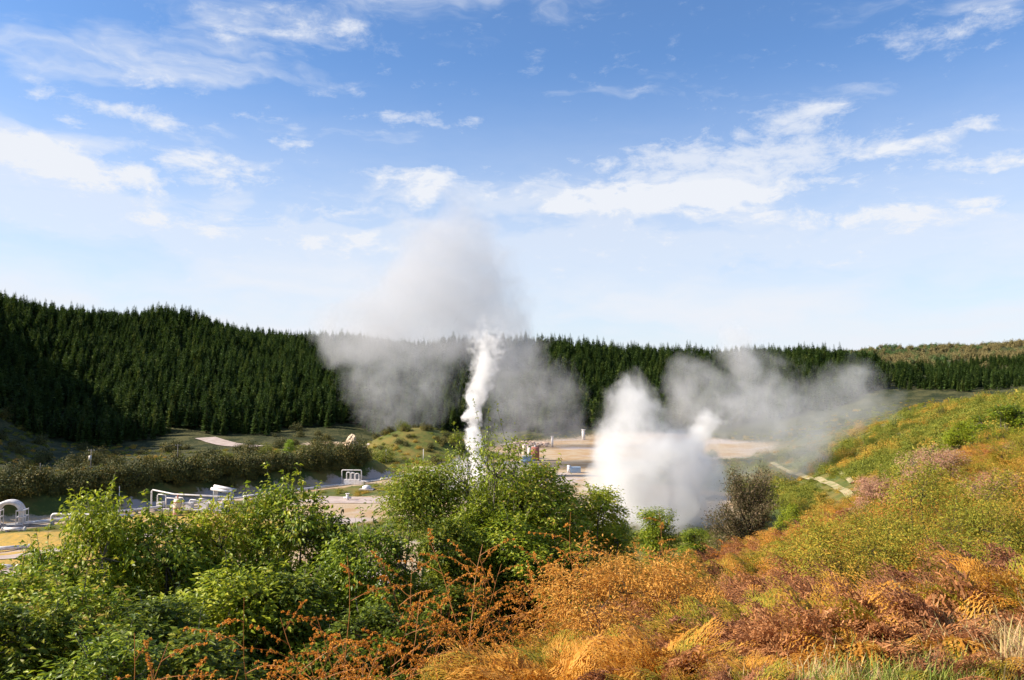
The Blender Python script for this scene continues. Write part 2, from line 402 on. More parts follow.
# ------------------------------------------------------------------ plant kit
def rot_to(nrm, spin):
    """orthonormal frames (n,3,3) with columns a,b,n for unit vectors nrm and in-plane spin"""
    h=np.where(np.abs(nrm[:,2:3])<.9,np.array([[0,0,1.]]),np.array([[1.,0,0]]))
    a=np.cross(h,nrm); a/=np.linalg.norm(a,axis=1)[:,None]; b=np.cross(nrm,a)
    c,s_=np.cos(spin)[:,None],np.sin(spin)[:,None]
    return a*c+b*s_, -a*s_+b*c
def unit(v): return v/(np.linalg.norm(v,axis=-1)[...,None]+1e-9)
def leaves(mb, P, nrm, size, rng, aspect=.42, droop=.18, fold=.12, dirs=None):
    """simple folded leaves at P facing nrm"""
    n=len(P); L=size if hasattr(size,'__len__') else np.full(n,size)
    if dirs is None: u,v=rot_to(nrm, rng.uniform(0,TAU,n))
    else:
        u=unit(dirs-nrm*(dirs*nrm).sum(-1)[:,None]); v=np.cross(nrm,u)
    L=L[:,None]; w=L*aspect
    base=P; mid=P+u*L*.5; tip=P+u*L-nrm*L*droop
    l=P+u*L*.45+v*w*.5+nrm*L*fold; r=P+u*L*.45-v*w*.5+nrm*L*fold
    V=np.stack([base,l,tip,r,mid],1).reshape(-1,3)
    b=(np.arange(n)*5)[:,None]
    Q=np.concatenate([b+np.array([[0,4,2,1]]), b+np.array([[0,3,2,4]])])
    mb.quads(V,Q)
def broad_shrub(seed, Hh=4.5, Rr=1.5, nclump=230, per=75, leaf=.055, lobes=9, openness=.0, mat='leaf', spread=.20, lo=.12, aspect=.48, bark='palebark', shape='round'):
    rng=np.random.default_rng(seed); wk=min(1,Hh/4.0)
    root=empty('shrub',(0,0,0))
    # lobes of the crown
    C=[];RL=[]
    for i in range(lobes):
        a=rng.uniform(0,TAU); k=rng.uniform(lo+.1,.86); 
        if shape=='cone': rr=Rr*(1.05-k)*.75*rng.uniform(.4,1)
        else: rr=Rr*.72*math.sqrt(max(0,1-(2*abs(k-.45))**2.2))*rng.uniform(.55,1)
        C.append((rr*math.cos(a),rr*math.sin(a),Hh*k)); RL.append(rng.uniform(.26,.42)*Rr*(1.15-.3*k if shape!='cone' else 1.25-k))
    C.append((0,0,Hh*.84)); RL.append(Rr*.35)
    C=np.array(C); RL=np.array(RL)
    # clump centres near lobe surfaces
    pr=RL**2/np.sum(RL**2)
    li=rng.choice(len(C),nclump,p=pr)
    d=unit(rng.normal(size=(nclump,3))+np.array([0,0,.35]))
    rad=RL[li]*rng.uniform(.55,1.08,nclump)
    P=C[li]+d*rad[:,None]*np.array([1,1,1.15])
    # wood
    mb=MB(); tips=[]
    for i,c in enumerate(C):
        b0=np.array([rng.normal(0,.07),rng.normal(0,.07),-.15]); m1=b0*.5+c*.38+rng.normal(0,.08,3)*[1,1,.3]; m2=b0*.2+c*.74+rng.normal(0,.08,3)
        mb.tube([b0,m1,m2,c],[.045*wk,.034*wk,.022*wk,.012*wk],6)
    limbp=np.array([c for c in C])
    for k in range(nclump):
        c=C[li[k]]; m=(c+P[k])/2+rng.normal(0,.05,3)
        mb.tube([c,m,P[k]+d[k]*.08],[.010*wk,.007*wk,.003*wk],3,cap=False)
    # leaves along each twig, pointing outward
    n=nclump*per
    k=np.repeat(np.arange(nclump),per)
    sp=spread*rng.uniform(.6,1.25,nclump)[k][:,None]
    off=rng.normal(size=(n,3))*sp*np.array([1,1,.75])*.62
    LP=P[k]+off
    dirs=unit(off+d[k]*.15+rng.normal(size=(n,3))*.06)
    nrm=unit(np.array([0,0,.9])+d[k]*.5+rng.normal(size=(n,3))*.55)
    lf=MB(); leaves(lf,LP,nrm,leaf*rng.uniform(.65,1.3,n),rng,aspect,dirs=dirs)
    # a few leading shoots standing out of the crown
    for j in range((14 if Hh>2.5 else 0) if shape!='cone' else 4):
        i=rng.integers(len(C)); a=rng.uniform(0,TAU); s0=C[i]+np.array([math.cos(a)*.4,math.sin(a)*.4,.8])*RL[i]
        ln=rng.uniform(.25,.6)*(1+openness); dd=unit(np.array([math.cos(a)*.35,math.sin(a)*.35,1.0]))
        pts=[s0+dd*ln*t_+np.array([0,0,-.0]) for t_ in (0,.5,1)]
        mb.tube(pts,[.008,.005,.002],3,cap=False)
        m=22; tt=rng.uniform(.1,1,m); q=s0+dd*ln*tt[:,None]; ds=unit(rng.normal(size=(m,3))+np.array([0,0,.5])); leaves(lf,q,unit(rng.normal(size=(m,3))*.5+np.array([0,0,1])),leaf*rng.uniform(.7,1.2,m),rng,aspect,dirs=ds)
    a=mb.build('branches',M[bark],root); b=lf.build('foliage',M[mat],root)
    reg(root,a,b); return root
def clump_shrub(seed, Hh=2.2, Rr=1.6, ncl=75, per=16, leaf=.26, mat='scrub', name='shrub'):
    """mid distance shrub: knobbly crown out of leaf sprays on short stems, height about Hh"""
    rng=np.random.default_rng(seed); root=empty(name,(0,0,0))
    d=unit(rng.normal(size=(ncl,3))*[1,1,.8]+[0,0,.35]); d[:,2]=np.abs(d[:,2])
    lump=1+.28*np.sin(d[:,0]*4+seed)+.22*np.sin(d[:,1]*5+seed*2)
    P=d*np.array([Rr,Rr,Hh*.82])*(rng.uniform(.55,1.0,ncl)*lump)[:,None]*.86+[0,0,Hh*.08]
    mb=MB()
    for k in range(0,ncl,5): mb.tube([[rng.normal(0,.1),rng.normal(0,.1),-.2],P[k]*[.4,.4,.5],P[k]],[.05,.035,.015],4,cap=False)
    n=ncl*per; k=np.repeat(np.arange(ncl),per); off=rng.normal(size=(n,3))*Rr*.13
    lf=MB(); leaves(lf,P[k]+off,unit(d[k]*.8+rng.normal(size=(n,3))*.6+[0,0,.4]),leaf*rng.uniform(.6,1.3,n),rng,.55,dirs=unit(off+rng.normal(size=(n,3))*.1))
    a=mb.build('branches',M['bark'],root); b=lf.build('foliage',M[mat],root); reg(root,a,b); return root
def pine(seed, Hh=19, Rr=2.9, mat='pine', layers=17, name='pine_tree', bare=.10):
    rng=np.random.default_rng(seed); root=empty(name,(0,0,0))
    tr=MB(); tr.tube([[0,0,-.8],[.05,0,Hh*.4],[.08,.05,Hh*.75],[0,0,Hh*.97]],[.26,.2,.11,.03],6)
    V=[];Q=[];n=0
    P=[];U=[];L=[]
    for i in range(layers):
        k=i/(layers-1); zz=Hh*(bare+(1-bare)*k**.93); r=Rr*(1-k)**.74*(.85+.3*rng.random())+.30
        m=int(10-4*k)
        for j in range(m):
            a=TAU*(j+rng.uniform(-.3,.3))/m+i*1.3; rr=r*rng.uniform(.75,1.15)
            up=.55*k-.12
            u=unit(np.array([math.cos(a),math.sin(a),up])); P.append([0,0,zz]);U.append(u);L.append(rr)
    P=np.array(P,float);U=np.array(U);L=np.array(L)
    mb=MB()
    side=unit(np.cross(U,[0,0,1.])); upv=np.cross(side,U)
    # each branch: three tapering sprays, the outer ones hanging and spreading
    n=len(P)
    for t0,ln,wd,sd,dr in ((.05,.95,.34,0,.10),(.30,.55,.30,.45,.05),(.30,.55,.30,-.45,.05),(.15,.6,.28,.25,-.28),(.2,.6,.28,-.25,-.30)):
        b0=P+U*(L*t0)[:,None]; dirv=unit(U+side*sd-upv*dr); ll=(L*ln)[:,None]*rng.uniform(.8,1.15,(n,1)); ww=ll*wd
        sv_=unit(np.cross(dirv,upv)+upv*rng.uniform(-.8,.8,(n,1)))
        v0=b0; v1=b0+dirv*ll*.45+sv_*ww-upv*ll*.06; v2=b0+dirv*ll+upv*ll*.06; v3=b0+dirv*ll*.45-sv_*ww-upv*ll*.06
        mb.quads(np.stack([v0,v1,v2,v3],1).reshape(-1,3),(np.arange(n)*4)[:,None]+np.array([[0,1,2,3]]))
    a=tr.build('trunk',M['bark'],root); b=mb.build('crown',M[mat],root); reg(root,a,b); return root
def frond(rng, mb, L=1.1, W=.55, npin=15, azim=0, rise=1.0, dropp=.9, curl=0, flat=True, base=(0,0,0), stem=None, nl=9, sx=1.0):
    """one bracken frond; leaflets go to mb, the rachis to stem"""
    base=np.array(base,float); ca,sa=math.cos(azim),math.sin(azim)
    hv=np.array([ca,sa,0]); sd=np.array([-sa,ca,0]); pts=[]; N=14
    th=math.pi/2*rise*.95; p=base.copy()
    for i in range(N+1):
        k=i/N; pts.append(p.copy()); ang=th-(dropp*1.5)*k**1.6
        p=p+(hv*math.cos(ang)+np.array([0,0,1])*math.sin(ang)+sd*rng.normal(0,.02))*L*1.25/N
    pts=np.array(pts)
    if stem is not None: stem.tube(pts[::2],[.006,.0055,.005,.004,.0035,.003,.002,.001][:len(pts[::2])],3,cap=False)
    PV=[];DV=[];NV=[];SV=[]
    for i in range(npin):
        k=.30+.70*i/npin; f=k*N; i0=int(f); q=pts[i0]+(pts[min(i0+1,N)]-pts[i0])*(f-i0)
        t=unit(pts[min(i0+1,N)]-pts[max(i0-1,0)]); nn=unit(np.cross(t,sd)); 
        if nn[2]<0: nn=-nn
        pl=W*.5*(1-((k-.30)/.72))**.75*rng.uniform(.85,1.1)+.03
        for s in (-1,1):
            pd=unit(sd*s*1.0+t*.45-nn*(.12+curl*.6)*rng.uniform(.4,1.6))
            m=max(3,int(nl*pl/(W*.5)))
            ks=(np.arange(m)+.6)/m
            bend=-nn[None]*(ks**2*pl*(.18+curl*.7))[:,None]
            c=q+pd*(ks*pl)[:,None]+bend
            ll=pl*.22*(1-.75*ks)+.008
            for s2 in (-1,1):
                dd=unit(t*s2+pd*.45+rng.normal(size=(m,3))*(.12+.5*curl))
                PV.append(c);DV.append(dd);NV.append(np.repeat(nn[None],m,0)+rng.normal(size=(m,3))*(.15+.7*curl));SV.append(ll)
    PV=np.vstack(PV);DV=np.vstack(DV);NV=unit(np.vstack(NV));SV=np.concatenate(SV)
    u=unit(DV-NV*(DV*NV).sum(-1)[:,None]); v=np.cross(NV,u); L_=SV[:,None]
    a_=PV-v*L_*.15; b_=PV+v*L_*.15; c_=PV+u*L_+v*L_*.10-NV*L_*.2; d_=PV+u*L_-v*L_*.10-NV*L_*.2
    mb.quads(np.stack([a_,b_,c_,d_],1).reshape(-1,3),(np.arange(len(PV))*4)[:,None]+np.array([[0,1,2,3]]))
def bracken(seed, mat='bracken', nf=8, L=1.1, W=.6, curl=.05, rise=(.75,1.0), dropp=(.7,1.1), name='bracken_plant', nl=12, npin=17):
    rng=np.random.default_rng(seed); root=empty(name,(0,0,0)); lf=MB(); st=MB()
    for i in range(nf):
        a=TAU*i/nf+rng.uniform(-.4,.4)
        frond(rng,lf,L*rng.uniform(.7,1.15),W*rng.uniform(.8,1.2),npin,a,rng.uniform(*rise),rng.uniform(*dropp),curl,base=(rng.normal(0,.10),rng.normal(0,.10),-.05),stem=st,nl=nl)
    a=st.build('stalks',M['stalk'],root); b=lf.build('fronds',M[mat],root); reg(root,a,b); return root
def rusty_fern(seed, Hh=1.9, n=3, lean=.5, nside=9):
    """tall withered fern: wiry stalks whose side shoots end in crumpled rolls"""
    rng=np.random.default_rng(seed); root=empty('withered_fern',(0,0,0)); st=MB(); lf=MB()
    for i in range(n):
        a=rng.uniform(0,TAU); ln=rng.uniform(.2,1)*lean; N=10; p=np.array([rng.normal(0,.1),rng.normal(0,.1),-.1]); pts=[p]; h=Hh*rng.uniform(.7,1.1)
        d=unit(np.array([math.cos(a)*ln,math.sin(a)*ln,1]))
        for k in range(N):
            d=unit(d+rng.normal(0,.06,3)+np.array([math.cos(a),math.sin(a),-.4])*.05*lean*(k/N)); p=p+d*h/N; pts.append(p)
        st.tube(pts,np.linspace(.006,.0022,len(pts)),4,cap=False)
        b=rng.uniform(0,TAU)
        for j in range(nside):
            f=(.35+.65*j/nside)*N; i0=min(int(f),N-1); q=pts[i0]+(pts[i0+1]-pts[i0])*(f-i0); t=unit(pts[i0+1]-pts[i0])
            b=rng.uniform(0,TAU) if j%2 else b+math.pi+rng.normal(0,.4)
            sd=unit(np.array([math.cos(b),math.sin(b),.5])+t*.3); sl_=h*.36*(1-.55*j/nside)*rng.uniform(.6,1.2)
            sp=[q]; dd=sd.copy()
            for k in range(7):
                dd=unit(dd+np.array([0,0,-.10])+rng.normal(0,.09,3)); sp.append(sp[-1]+dd*sl_/7)
            st.tube(sp,np.linspace(.0035,.0015,len(sp)),3,cap=False)
            for k in range(2,8):
                for s in (-1,1):
                    if rng.random()<.12: continue
                    base=sp[min(k,7)]; o=unit(np.cross(dd,[0,0,1.])*s+dd*.5+rng.normal(0,.25,3)); ll=sl_*.17*(1.1-k/9)*rng.uniform(.5,1.3)
                    cp=[base]; od=o
                    ax=unit(rng.normal(size=3)); 
                    for w_ in range(4): od=unit(od+np.cross(ax,od)*.55+np.array([0,0,-.15])); cp.append(cp[-1]+od*ll/4)
                    cp=np.array(cp); st.tube(cp,[.0016]*5,3,cap=False)
                    m=13; tt=rng.uniform(0.1,4,m); ii=np.minimum(tt.astype(int),3); c=cp[ii]+(cp[ii+1]-cp[ii])*(tt-ii)[:,None]
                    leaves(lf,c,unit(rng.normal(size=(m,3))),.0115*rng.uniform(.7,1.5,m),rng,.8,fold=.3)
    a=st.build('stalks',M['stalk'],root); b=lf.build('rolled_leaves',M['curl'],root); reg(root,a,b); return root
def grass_tuft(seed, n=90, Hh=.45, spread=.16, mat='grass', name='grass_tuft', w=.0042, seedhead=True):
    rng=np.random.default_rng(seed); a=rng.uniform(0,TAU,n); P=np.stack([rng.normal(0,spread*.5,n),rng.normal(0,spread*.5,n),np.zeros(n)-.03],-1)
    h=Hh*rng.uniform(.4,1.15,n)[:,None]; d=np.stack([np.cos(a),np.sin(a),np.zeros(n)],-1); sd=np.stack([-np.sin(a),np.cos(a),np.zeros(n)],-1)
    bend=rng.uniform(.1,.8,n)[:,None]; up=np.array([0,0,1.])
    V=[]; 
    for k,ww in ((0,1),(.4,.9),(.75,.6),(1,.1)):
        c=P+up*h*(k-.25*bend*k*k)+d*h*bend*k*k; V+= [c-sd*w*ww,c+sd*w*ww]
    V=np.stack(V,1).reshape(-1,3); b=(np.arange(n)*8)[:,None]; mb=MB()
    mb.quads(V,np.concatenate([b+np.array([[0,1,3,2]]),b+np.array([[2,3,5,4]]),b+np.array([[4,5,7,6]])]))
    return mb.build(name,M[mat])
# ------------------------------------------------------------------ scatter of uncountable plants
def scatter(name, pts, rz, sc, idx, sources, label, cat, group=None, tilt=None):
    """one object: instances of the crowns in `sources` on points"""
    me=bpy.data.meshes.new(name); me.from_pydata(np.asarray(pts).tolist(),[],[])
    n=len(pts)
    a=me.attributes.new('rz','FLOAT','POINT'); a.data.foreach_set('value',np.asarray(rz,np.float32))
    a=me.attributes.new('sc','FLOAT_VECTOR','POINT'); a.data.foreach_set('vector',np.asarray(sc,np.float32).ravel())
    a=me.attributes.new('ix','INT','POINT'); a.data.foreach_set('value',np.asarray(idx,np.int32))
    o=bpy.data.objects.new(name,me); col.objects.link(o)
    ng=bpy.data.node_groups.new(name,'GeometryNodeTree'); ng.interface.new_socket('Geometry',in_out='INPUT',socket_type='NodeSocketGeometry'); ng.interface.new_socket('Geometry',in_out='OUTPUT',socket_type='NodeSocketGeometry')
    N=ng.nodes; Lk=ng.links; gi=N.new('NodeGroupInput'); go=N.new('NodeGroupOutput'); j=N.new('GeometryNodeJoinGeometry')
    def na(nm,ty): q=N.new('GeometryNodeInputNamedAttribute'); q.data_type=ty; q.inputs[0].default_value=nm; return q.outputs[0]
    for i,s in enumerate(sources):
        cmpn=N.new('FunctionNodeCompare'); cmpn.data_type='INT'; cmpn.operation='EQUAL'; Lk.new(na('ix','INT'),cmpn.inputs[2]); cmpn.inputs[3].default_value=i
        iop=N.new('GeometryNodeInstanceOnPoints'); Lk.new(gi.outputs[0],iop.inputs['Points']); Lk.new(cmpn.outputs[0],iop.inputs['Selection'])
        oi=N.new('GeometryNodeObjectInfo'); oi.inputs[0].default_value=s; oi.transform_space='ORIGINAL'
        try: oi.inputs['As Instance'].default_value=True
        except Exception: pass
        Lk.new(oi.outputs['Geometry'],iop.inputs['Instance'])
        cx=N.new('ShaderNodeCombineXYZ'); Lk.new(na('rz','FLOAT'),cx.inputs[2])
        Lk.new(cx.outputs[0],iop.inputs['Rotation']); Lk.new(na('sc','FLOAT_VECTOR'),iop.inputs['Scale'])
        Lk.new(iop.outputs[0],j.inputs[0])
    Lk.new(j.outputs[0],go.inputs[0])
    md=o.modifiers.new('scatter','NODES'); md.node_group=ng
    return tag(o,label,cat,group,'stuff')
def inview(x,y,m=60):
    px=512+F*x/np.maximum(y,.1); return (y>1)&(px>-m)&(px<1024+m)
# ------------------------------------------------------------------ the pine forest
pines=[pine(11,17,3.5),pine(12,16,3.9),pine(13,18,3.1)]
rng=np.random.default_rng(5)
s_=4.6
gx,gy=np.meshgrid(np.arange(-660,560,s_),np.arange(170,840,s_))
gx=(gx+rng.uniform(-.36,.36,gx.shape)*s_).ravel(); gy=(gy+rng.uniform(-.36,.36,gy.shape)*s_).ravel()
gpx=512+F*gx/gy
dD=gy
# forest edge (depth of the first row) by bearing
edge_=np.interp(gpx,[-400,-100,0,150,300,400,512,640,768,830,880,910,1024,1100],[170,225,318,345,385,398,402,402,420,430,440,430,425,425])
edge_=edge_+8*np.sin(gpx/23)+5*np.sin(gpx/9)
far_=np.interp(gpx,[-400,300,760,860,900,1024],[760,720,700,690,700,760])
ok=(dD>edge_)&(dD<far_)&(gpx>-420)&(gpx<1100)
# thin on the right hand side (mixed, brownish hill there)
ok&=~((gpx>880)&(rng.random(len(gpx))>.75))
gx,gy,gpx=gx[ok],gy[ok],gpx[ok]
gz=height(gx,gy)
sc=.70*rng.uniform(.55,1.3,len(gx))*np.where(gpx>880,.7,1)*np.clip(.8+(gy-edge_[ok])/60,.8,1.0)
rank=np.argsort(np.where((gpx>-5)&(gpx<1029),gy-edge_[ok]+gy*.02,1e6))
sel=set(rank[:290].tolist())
LAB=[(-99,170,'tall dark conifer in the shaded front row of the plantation, left of the hillside track','conifers of the shaded front row on the left'),
     (170,345,'dark conifer in the front row behind the sunlit lime tree and tan bank','conifers behind the small tan bank'),
     (345,480,'dark conifer in the front row behind the scrubby hillock and tall steam column','conifers behind the scrubby hillock'),
     (480,680,'upright dark conifer in the front row bordering the bare sandy flat','conifers along the edge of the sandy flat'),
     (680,880,'dark green conifer rising behind the drifting grey steam on the right','conifers behind the drifting steam'),
     (880,1200,'mid green conifer at the foot of the brownish hill, beyond the scrub slope','conifers below the brownish hill')]
first=[True]*3
for j,i in enumerate(sorted(sel)):
    v=j%3; lab=[l for l in LAB if l[0]<=gpx[i]<l[1]]
    lab=lab[0] if lab else LAB[0]
    f=setx if first[v] else dup
    f(pines[v],(gx[i],gy[i],gz[i]),rng.uniform(0,TAU),(sc[i],sc[i],sc[i]*rng.uniform(.92,1.1)),lab[2],lab[3])
    first[v]=False
for p_ in [o for o in col.objects if o.name.startswith('pine_tree')]: p_['category']='pine tree'
rest=np.array([i for i in range(len(gx)) if i not in sel])
crowns=[kids(p_)[1] for p_ in pines]
scatter('pine_forest',np.stack([gx[rest],gy[rest],gz[rest]],-1),rng.uniform(0,TAU,len(rest)),np.stack([sc[rest],sc[rest],sc[rest]*rng.uniform(.92,1.12,len(rest))],-1),rng.integers(0,3,len(rest)),crowns,
  'dense dark green planted forest covering the hills from the left to the steam','forest')
# far mixed woodland on the right hand hills
fx=rng.uniform(80,1100,9000); fy=rng.uniform(640,1500,9000); fp=512+F*fx/fy
ok=(fp>790)&(fp<1090)&((fy>770)); fx,fy,fp=fx[ok],fy[ok],fp[ok]; fz=height(fx,fy)
ft=clump_shrub(90,9,4.2,60,10,1.5,'far','woodland_tree')
setx(ft,(X_at(985,690),690,hz(X_at(985,690),690)),0,1,'rounded brown green tree at the front of the far right hill','woodland trees'); ft['category']='tree'
scs=rng.uniform(.5,.95,len(fx))
scatter('far_woodland',np.stack([fx,fy,fz-.5],-1),rng.uniform(0,TAU,len(fx)),np.stack([scs]*3,-1),np.zeros(len(fx)),[kids(ft)[1]],'brownish green woodland covering the distant hill at the right','woodland')
# front: scrub at the forest foot
# ------------------------------------------------------------------ scrub in the valley
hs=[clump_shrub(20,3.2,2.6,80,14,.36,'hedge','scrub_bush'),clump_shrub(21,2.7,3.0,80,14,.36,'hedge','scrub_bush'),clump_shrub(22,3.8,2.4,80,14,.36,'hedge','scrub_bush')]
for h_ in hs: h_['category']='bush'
used=[False]*3
def put(kit,used,v,x,y,sc_,lab,grp,dz=0,rg=rng):
    z_=hz(x,y)+dz; f=dup if used[v] else setx
    used[v]=True
    return f(kit[v],(x,y,z_),rg.uniform(0,TAU),sc_,lab,grp)
# the bank beside the road, along its whole crest and face
Pb=[]
for a_,b_ in zip(BANKW[:-1],BANKW[1:]):
    n_=max(1,int(np.linalg.norm(b_-a_)/2.6))
    for k in range(n_): Pb.append(a_+(b_-a_)*k/n_)
Pb=[p_ for p_ in Pb if inview(p_[0],p_[1],20)]
for i,p_ in enumerate(Pb):
    for dy,s0 in ((-3.6,.7),(-1.4,1.15),(1.6,1.2)):
        x_=p_[0]+rng.normal(0,.7); y_=p_[1]+dy+rng.normal(0,.7)
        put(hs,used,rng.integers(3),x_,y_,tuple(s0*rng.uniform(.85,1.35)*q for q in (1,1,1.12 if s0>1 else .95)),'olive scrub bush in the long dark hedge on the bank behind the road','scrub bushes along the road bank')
# hillock behind the road
for i in range(34):
    a_=rng.uniform(0,TAU); r_=math.sqrt(rng.random())*20
    x_,y_=HILLOCK[0]+r_*math.cos(a_),HILLOCK[1]+r_*math.sin(a_)*.9-4
    if x_<HILLOCK[0]-13 and y_<HILLOCK[1]-2: continue
    put(hs,used,rng.integers(3),x_,y_,rng.uniform(.4,.85),'low scrub bush on the rounded hillock left of the tall steam column','scrub bushes on the hillock')
# mounds left of hillock
big=[clump_shrub(30,6.5,4.2,130,16,.45,'hedge','large_bush'),clump_shrub(31,5.0,3.4,120,16,.4,'scrub','large_bush')]
for b_ in big: b_['category']='bush'
ub=[False]*2
for px,D,v,s0,l in [(250,262,0,1.05,'large round dark bush just left of the sunlit lime tree'),(268,268,1,.9,'green bush between the big dark bush and the lime tree'),(322,300,0,1.1,'dark bushy tree behind the tan bank, right of the lime tree'),
   (383,262,1,1.25,'deep green round bush at the foot of the hillock beside the clay face'),(437,262,0,.62,'dark bush on the right shoulder of the hillock near a white post'),(455,285,1,.8,'bush on top of the hillock closest to the steam column'),
   (230,275,1,.8,'small dark bush beside the forest track end'),(405,300,1,.9,'bush on the very crest of the hillock')]:
    x_=X_at(px,D); put(big,ub,v,x_,D,s0,l,None)
lt=broad_shrub(40,5.5,1.7,120,40,.28,8,mat='lime',spread=.4,lo=.05,bark='bark'); tag(lt,'small bright lime green tree in sunlight above the dark road bank','tree'); lt.name='young_tree'
setx(lt,(X_at(291,255),255,hz(X_at(291,255),255)),1.0,(1.2,1.2,1.15))
# dark wood edge at the left, in the shade between hedge and pines
for i in range(95):
    px=rng.uniform(-10,345); D=rng.uniform(215,345)
    if 195<px<275 and D>315: continue
    if px>215 and D<290: continue
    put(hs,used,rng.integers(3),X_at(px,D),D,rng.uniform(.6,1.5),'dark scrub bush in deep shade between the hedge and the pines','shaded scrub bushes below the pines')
for i in range(45):
    px=rng.uniform(270,470); D=rng.uniform(315,388)
    if px>335 and D<335 and px<395: continue
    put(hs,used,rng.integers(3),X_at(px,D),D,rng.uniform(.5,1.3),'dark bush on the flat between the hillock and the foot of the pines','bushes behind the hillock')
# ---- right hand slope
sb=[clump_shrub(50,1.7,1.5,70,14,.20,'scrub','slope_shrub'),clump_shrub(51,2.1,1.3,70,14,.20,'scrub','slope_shrub'),clump_shrub(52,1.3,1.7,70,14,.20,'scrub','slope_shrub')]
for b_ in sb: b_['category']='shrub'
us=[False]*3
cnt=0
SL=[]
for i in range(12000):
    px=rng.uniform(690,1060); D=math.exp(rng.uniform(math.log(45),math.log(540 if px>850 else 470)))
    x_=X_at(px,D)
    lo_=np.interp(px,[690,800,830,1060],[225,150,60,45])
    if D<lo_: continue
    if 690<px<830 and D>240 and rng.random()<.6: continue
    if min(math.hypot(x_-a,D-b) for a,b in TR)<5.0: continue
    if segdist(np.array([x_]),np.array([D]),[np.array(t) for t in TR])[0]<3.2: continue
    SL.append((x_,D,px))
SL=np.array(SL)
key=SL[:,1]+rng.uniform(0,120,len(SL)); order=np.argsort(key)
for i in order[:230]:
    x_,D,px=SL[i]
    put(sb,us,rng.integers(3),x_,D,rng.uniform(.45,1.0)*(1+D/500),'green and russet shrub among many on the right hand slope above the track','shrubs on the right hand slope')
r2=order[230:5200]; zz=height(SL[r2,0],SL[r2,1]); s2=(.30+.85*rng.random(len(r2))**2)*(1+SL[r2,1]/330)
scatter('slope_scrub',np.stack([SL[r2,0],SL[r2,1],zz-.15],-1),rng.uniform(0,TAU,len(r2)),np.stack([s2,s2,s2*rng.uniform(.6,1.3,len(r2))],-1),rng.integers(0,3,len(r2)),[kids(b_)[1] for b_ in sb],'low green and orange scrub covering the right hand slope','scrub')
for px,D in [(868,118),(884,140),(902,96),(925,150),(948,112),(966,170),(990,138),(846,150),(912,190),(940,230),(980,240),(1010,190),(862,200),(892,260),(836,120),(820,165),(955,88),(1000,100)]:
    put(big,ub,rng.integers(2),X_at(px,D),D,rng.uniform(.28,.55),'dark rounded bush dotted on the upper part of the right hand slope','dark bushes dotted on the right hand slope')
# low scrub over the rest of the valley floor
vx=[];
for i in range(8500):
    px=rng.uniform(-140,1000) if i<7000 else rng.uniform(-200,620); D=rng.uniform(95,400) if i<7000 else rng.uniform(35,110); x_=X_at(px,D); vx.append((x_,D,px))
vx=np.array(vx)
drr=segdist(vx[:,0],vx[:,1],ROADW)
def zone(lst,x,y):
    m=np.zeros(len(x))
    for px,py,rx,ry in lst:
        gx_,gy_=gpt(px,py); m=np.maximum(m,ell(x,y,gx_,gy_,rx,ry))
    return m
Z1=[(600,448,62,72),(660,445,60,80),(570,470,30,45),(470,480,34,26),(400,505,34,20),(345,510,18,20),(640,500,35,40),(430,560,40,22),(0,545,45,15),(-60,560,45,20),(70,545,25,12),(180,520,30,12)]
k_=(zone(Z1,vx[:,0],vx[:,1])<.3)&(drr>10)&~((vx[:,1]>335)&(vx[:,2]<380))
k_&=~((vx[:,2]>190)&(vx[:,2]<285)&(vx[:,1]>310))
vx=vx[k_]
s3=rng.uniform(.25,.7,len(vx)); 
scatter('valley_scrub',np.stack([vx[:,0],vx[:,1],height(vx[:,0],vx[:,1])-.1],-1),rng.uniform(0,TAU,len(vx)),np.stack([s3*1.3,s3*1.3,s3],-1),rng.integers(0,3,len(vx)),[kids(b_)[1] for b_ in sb],'patchy low scrub on the valley floor','scrub')
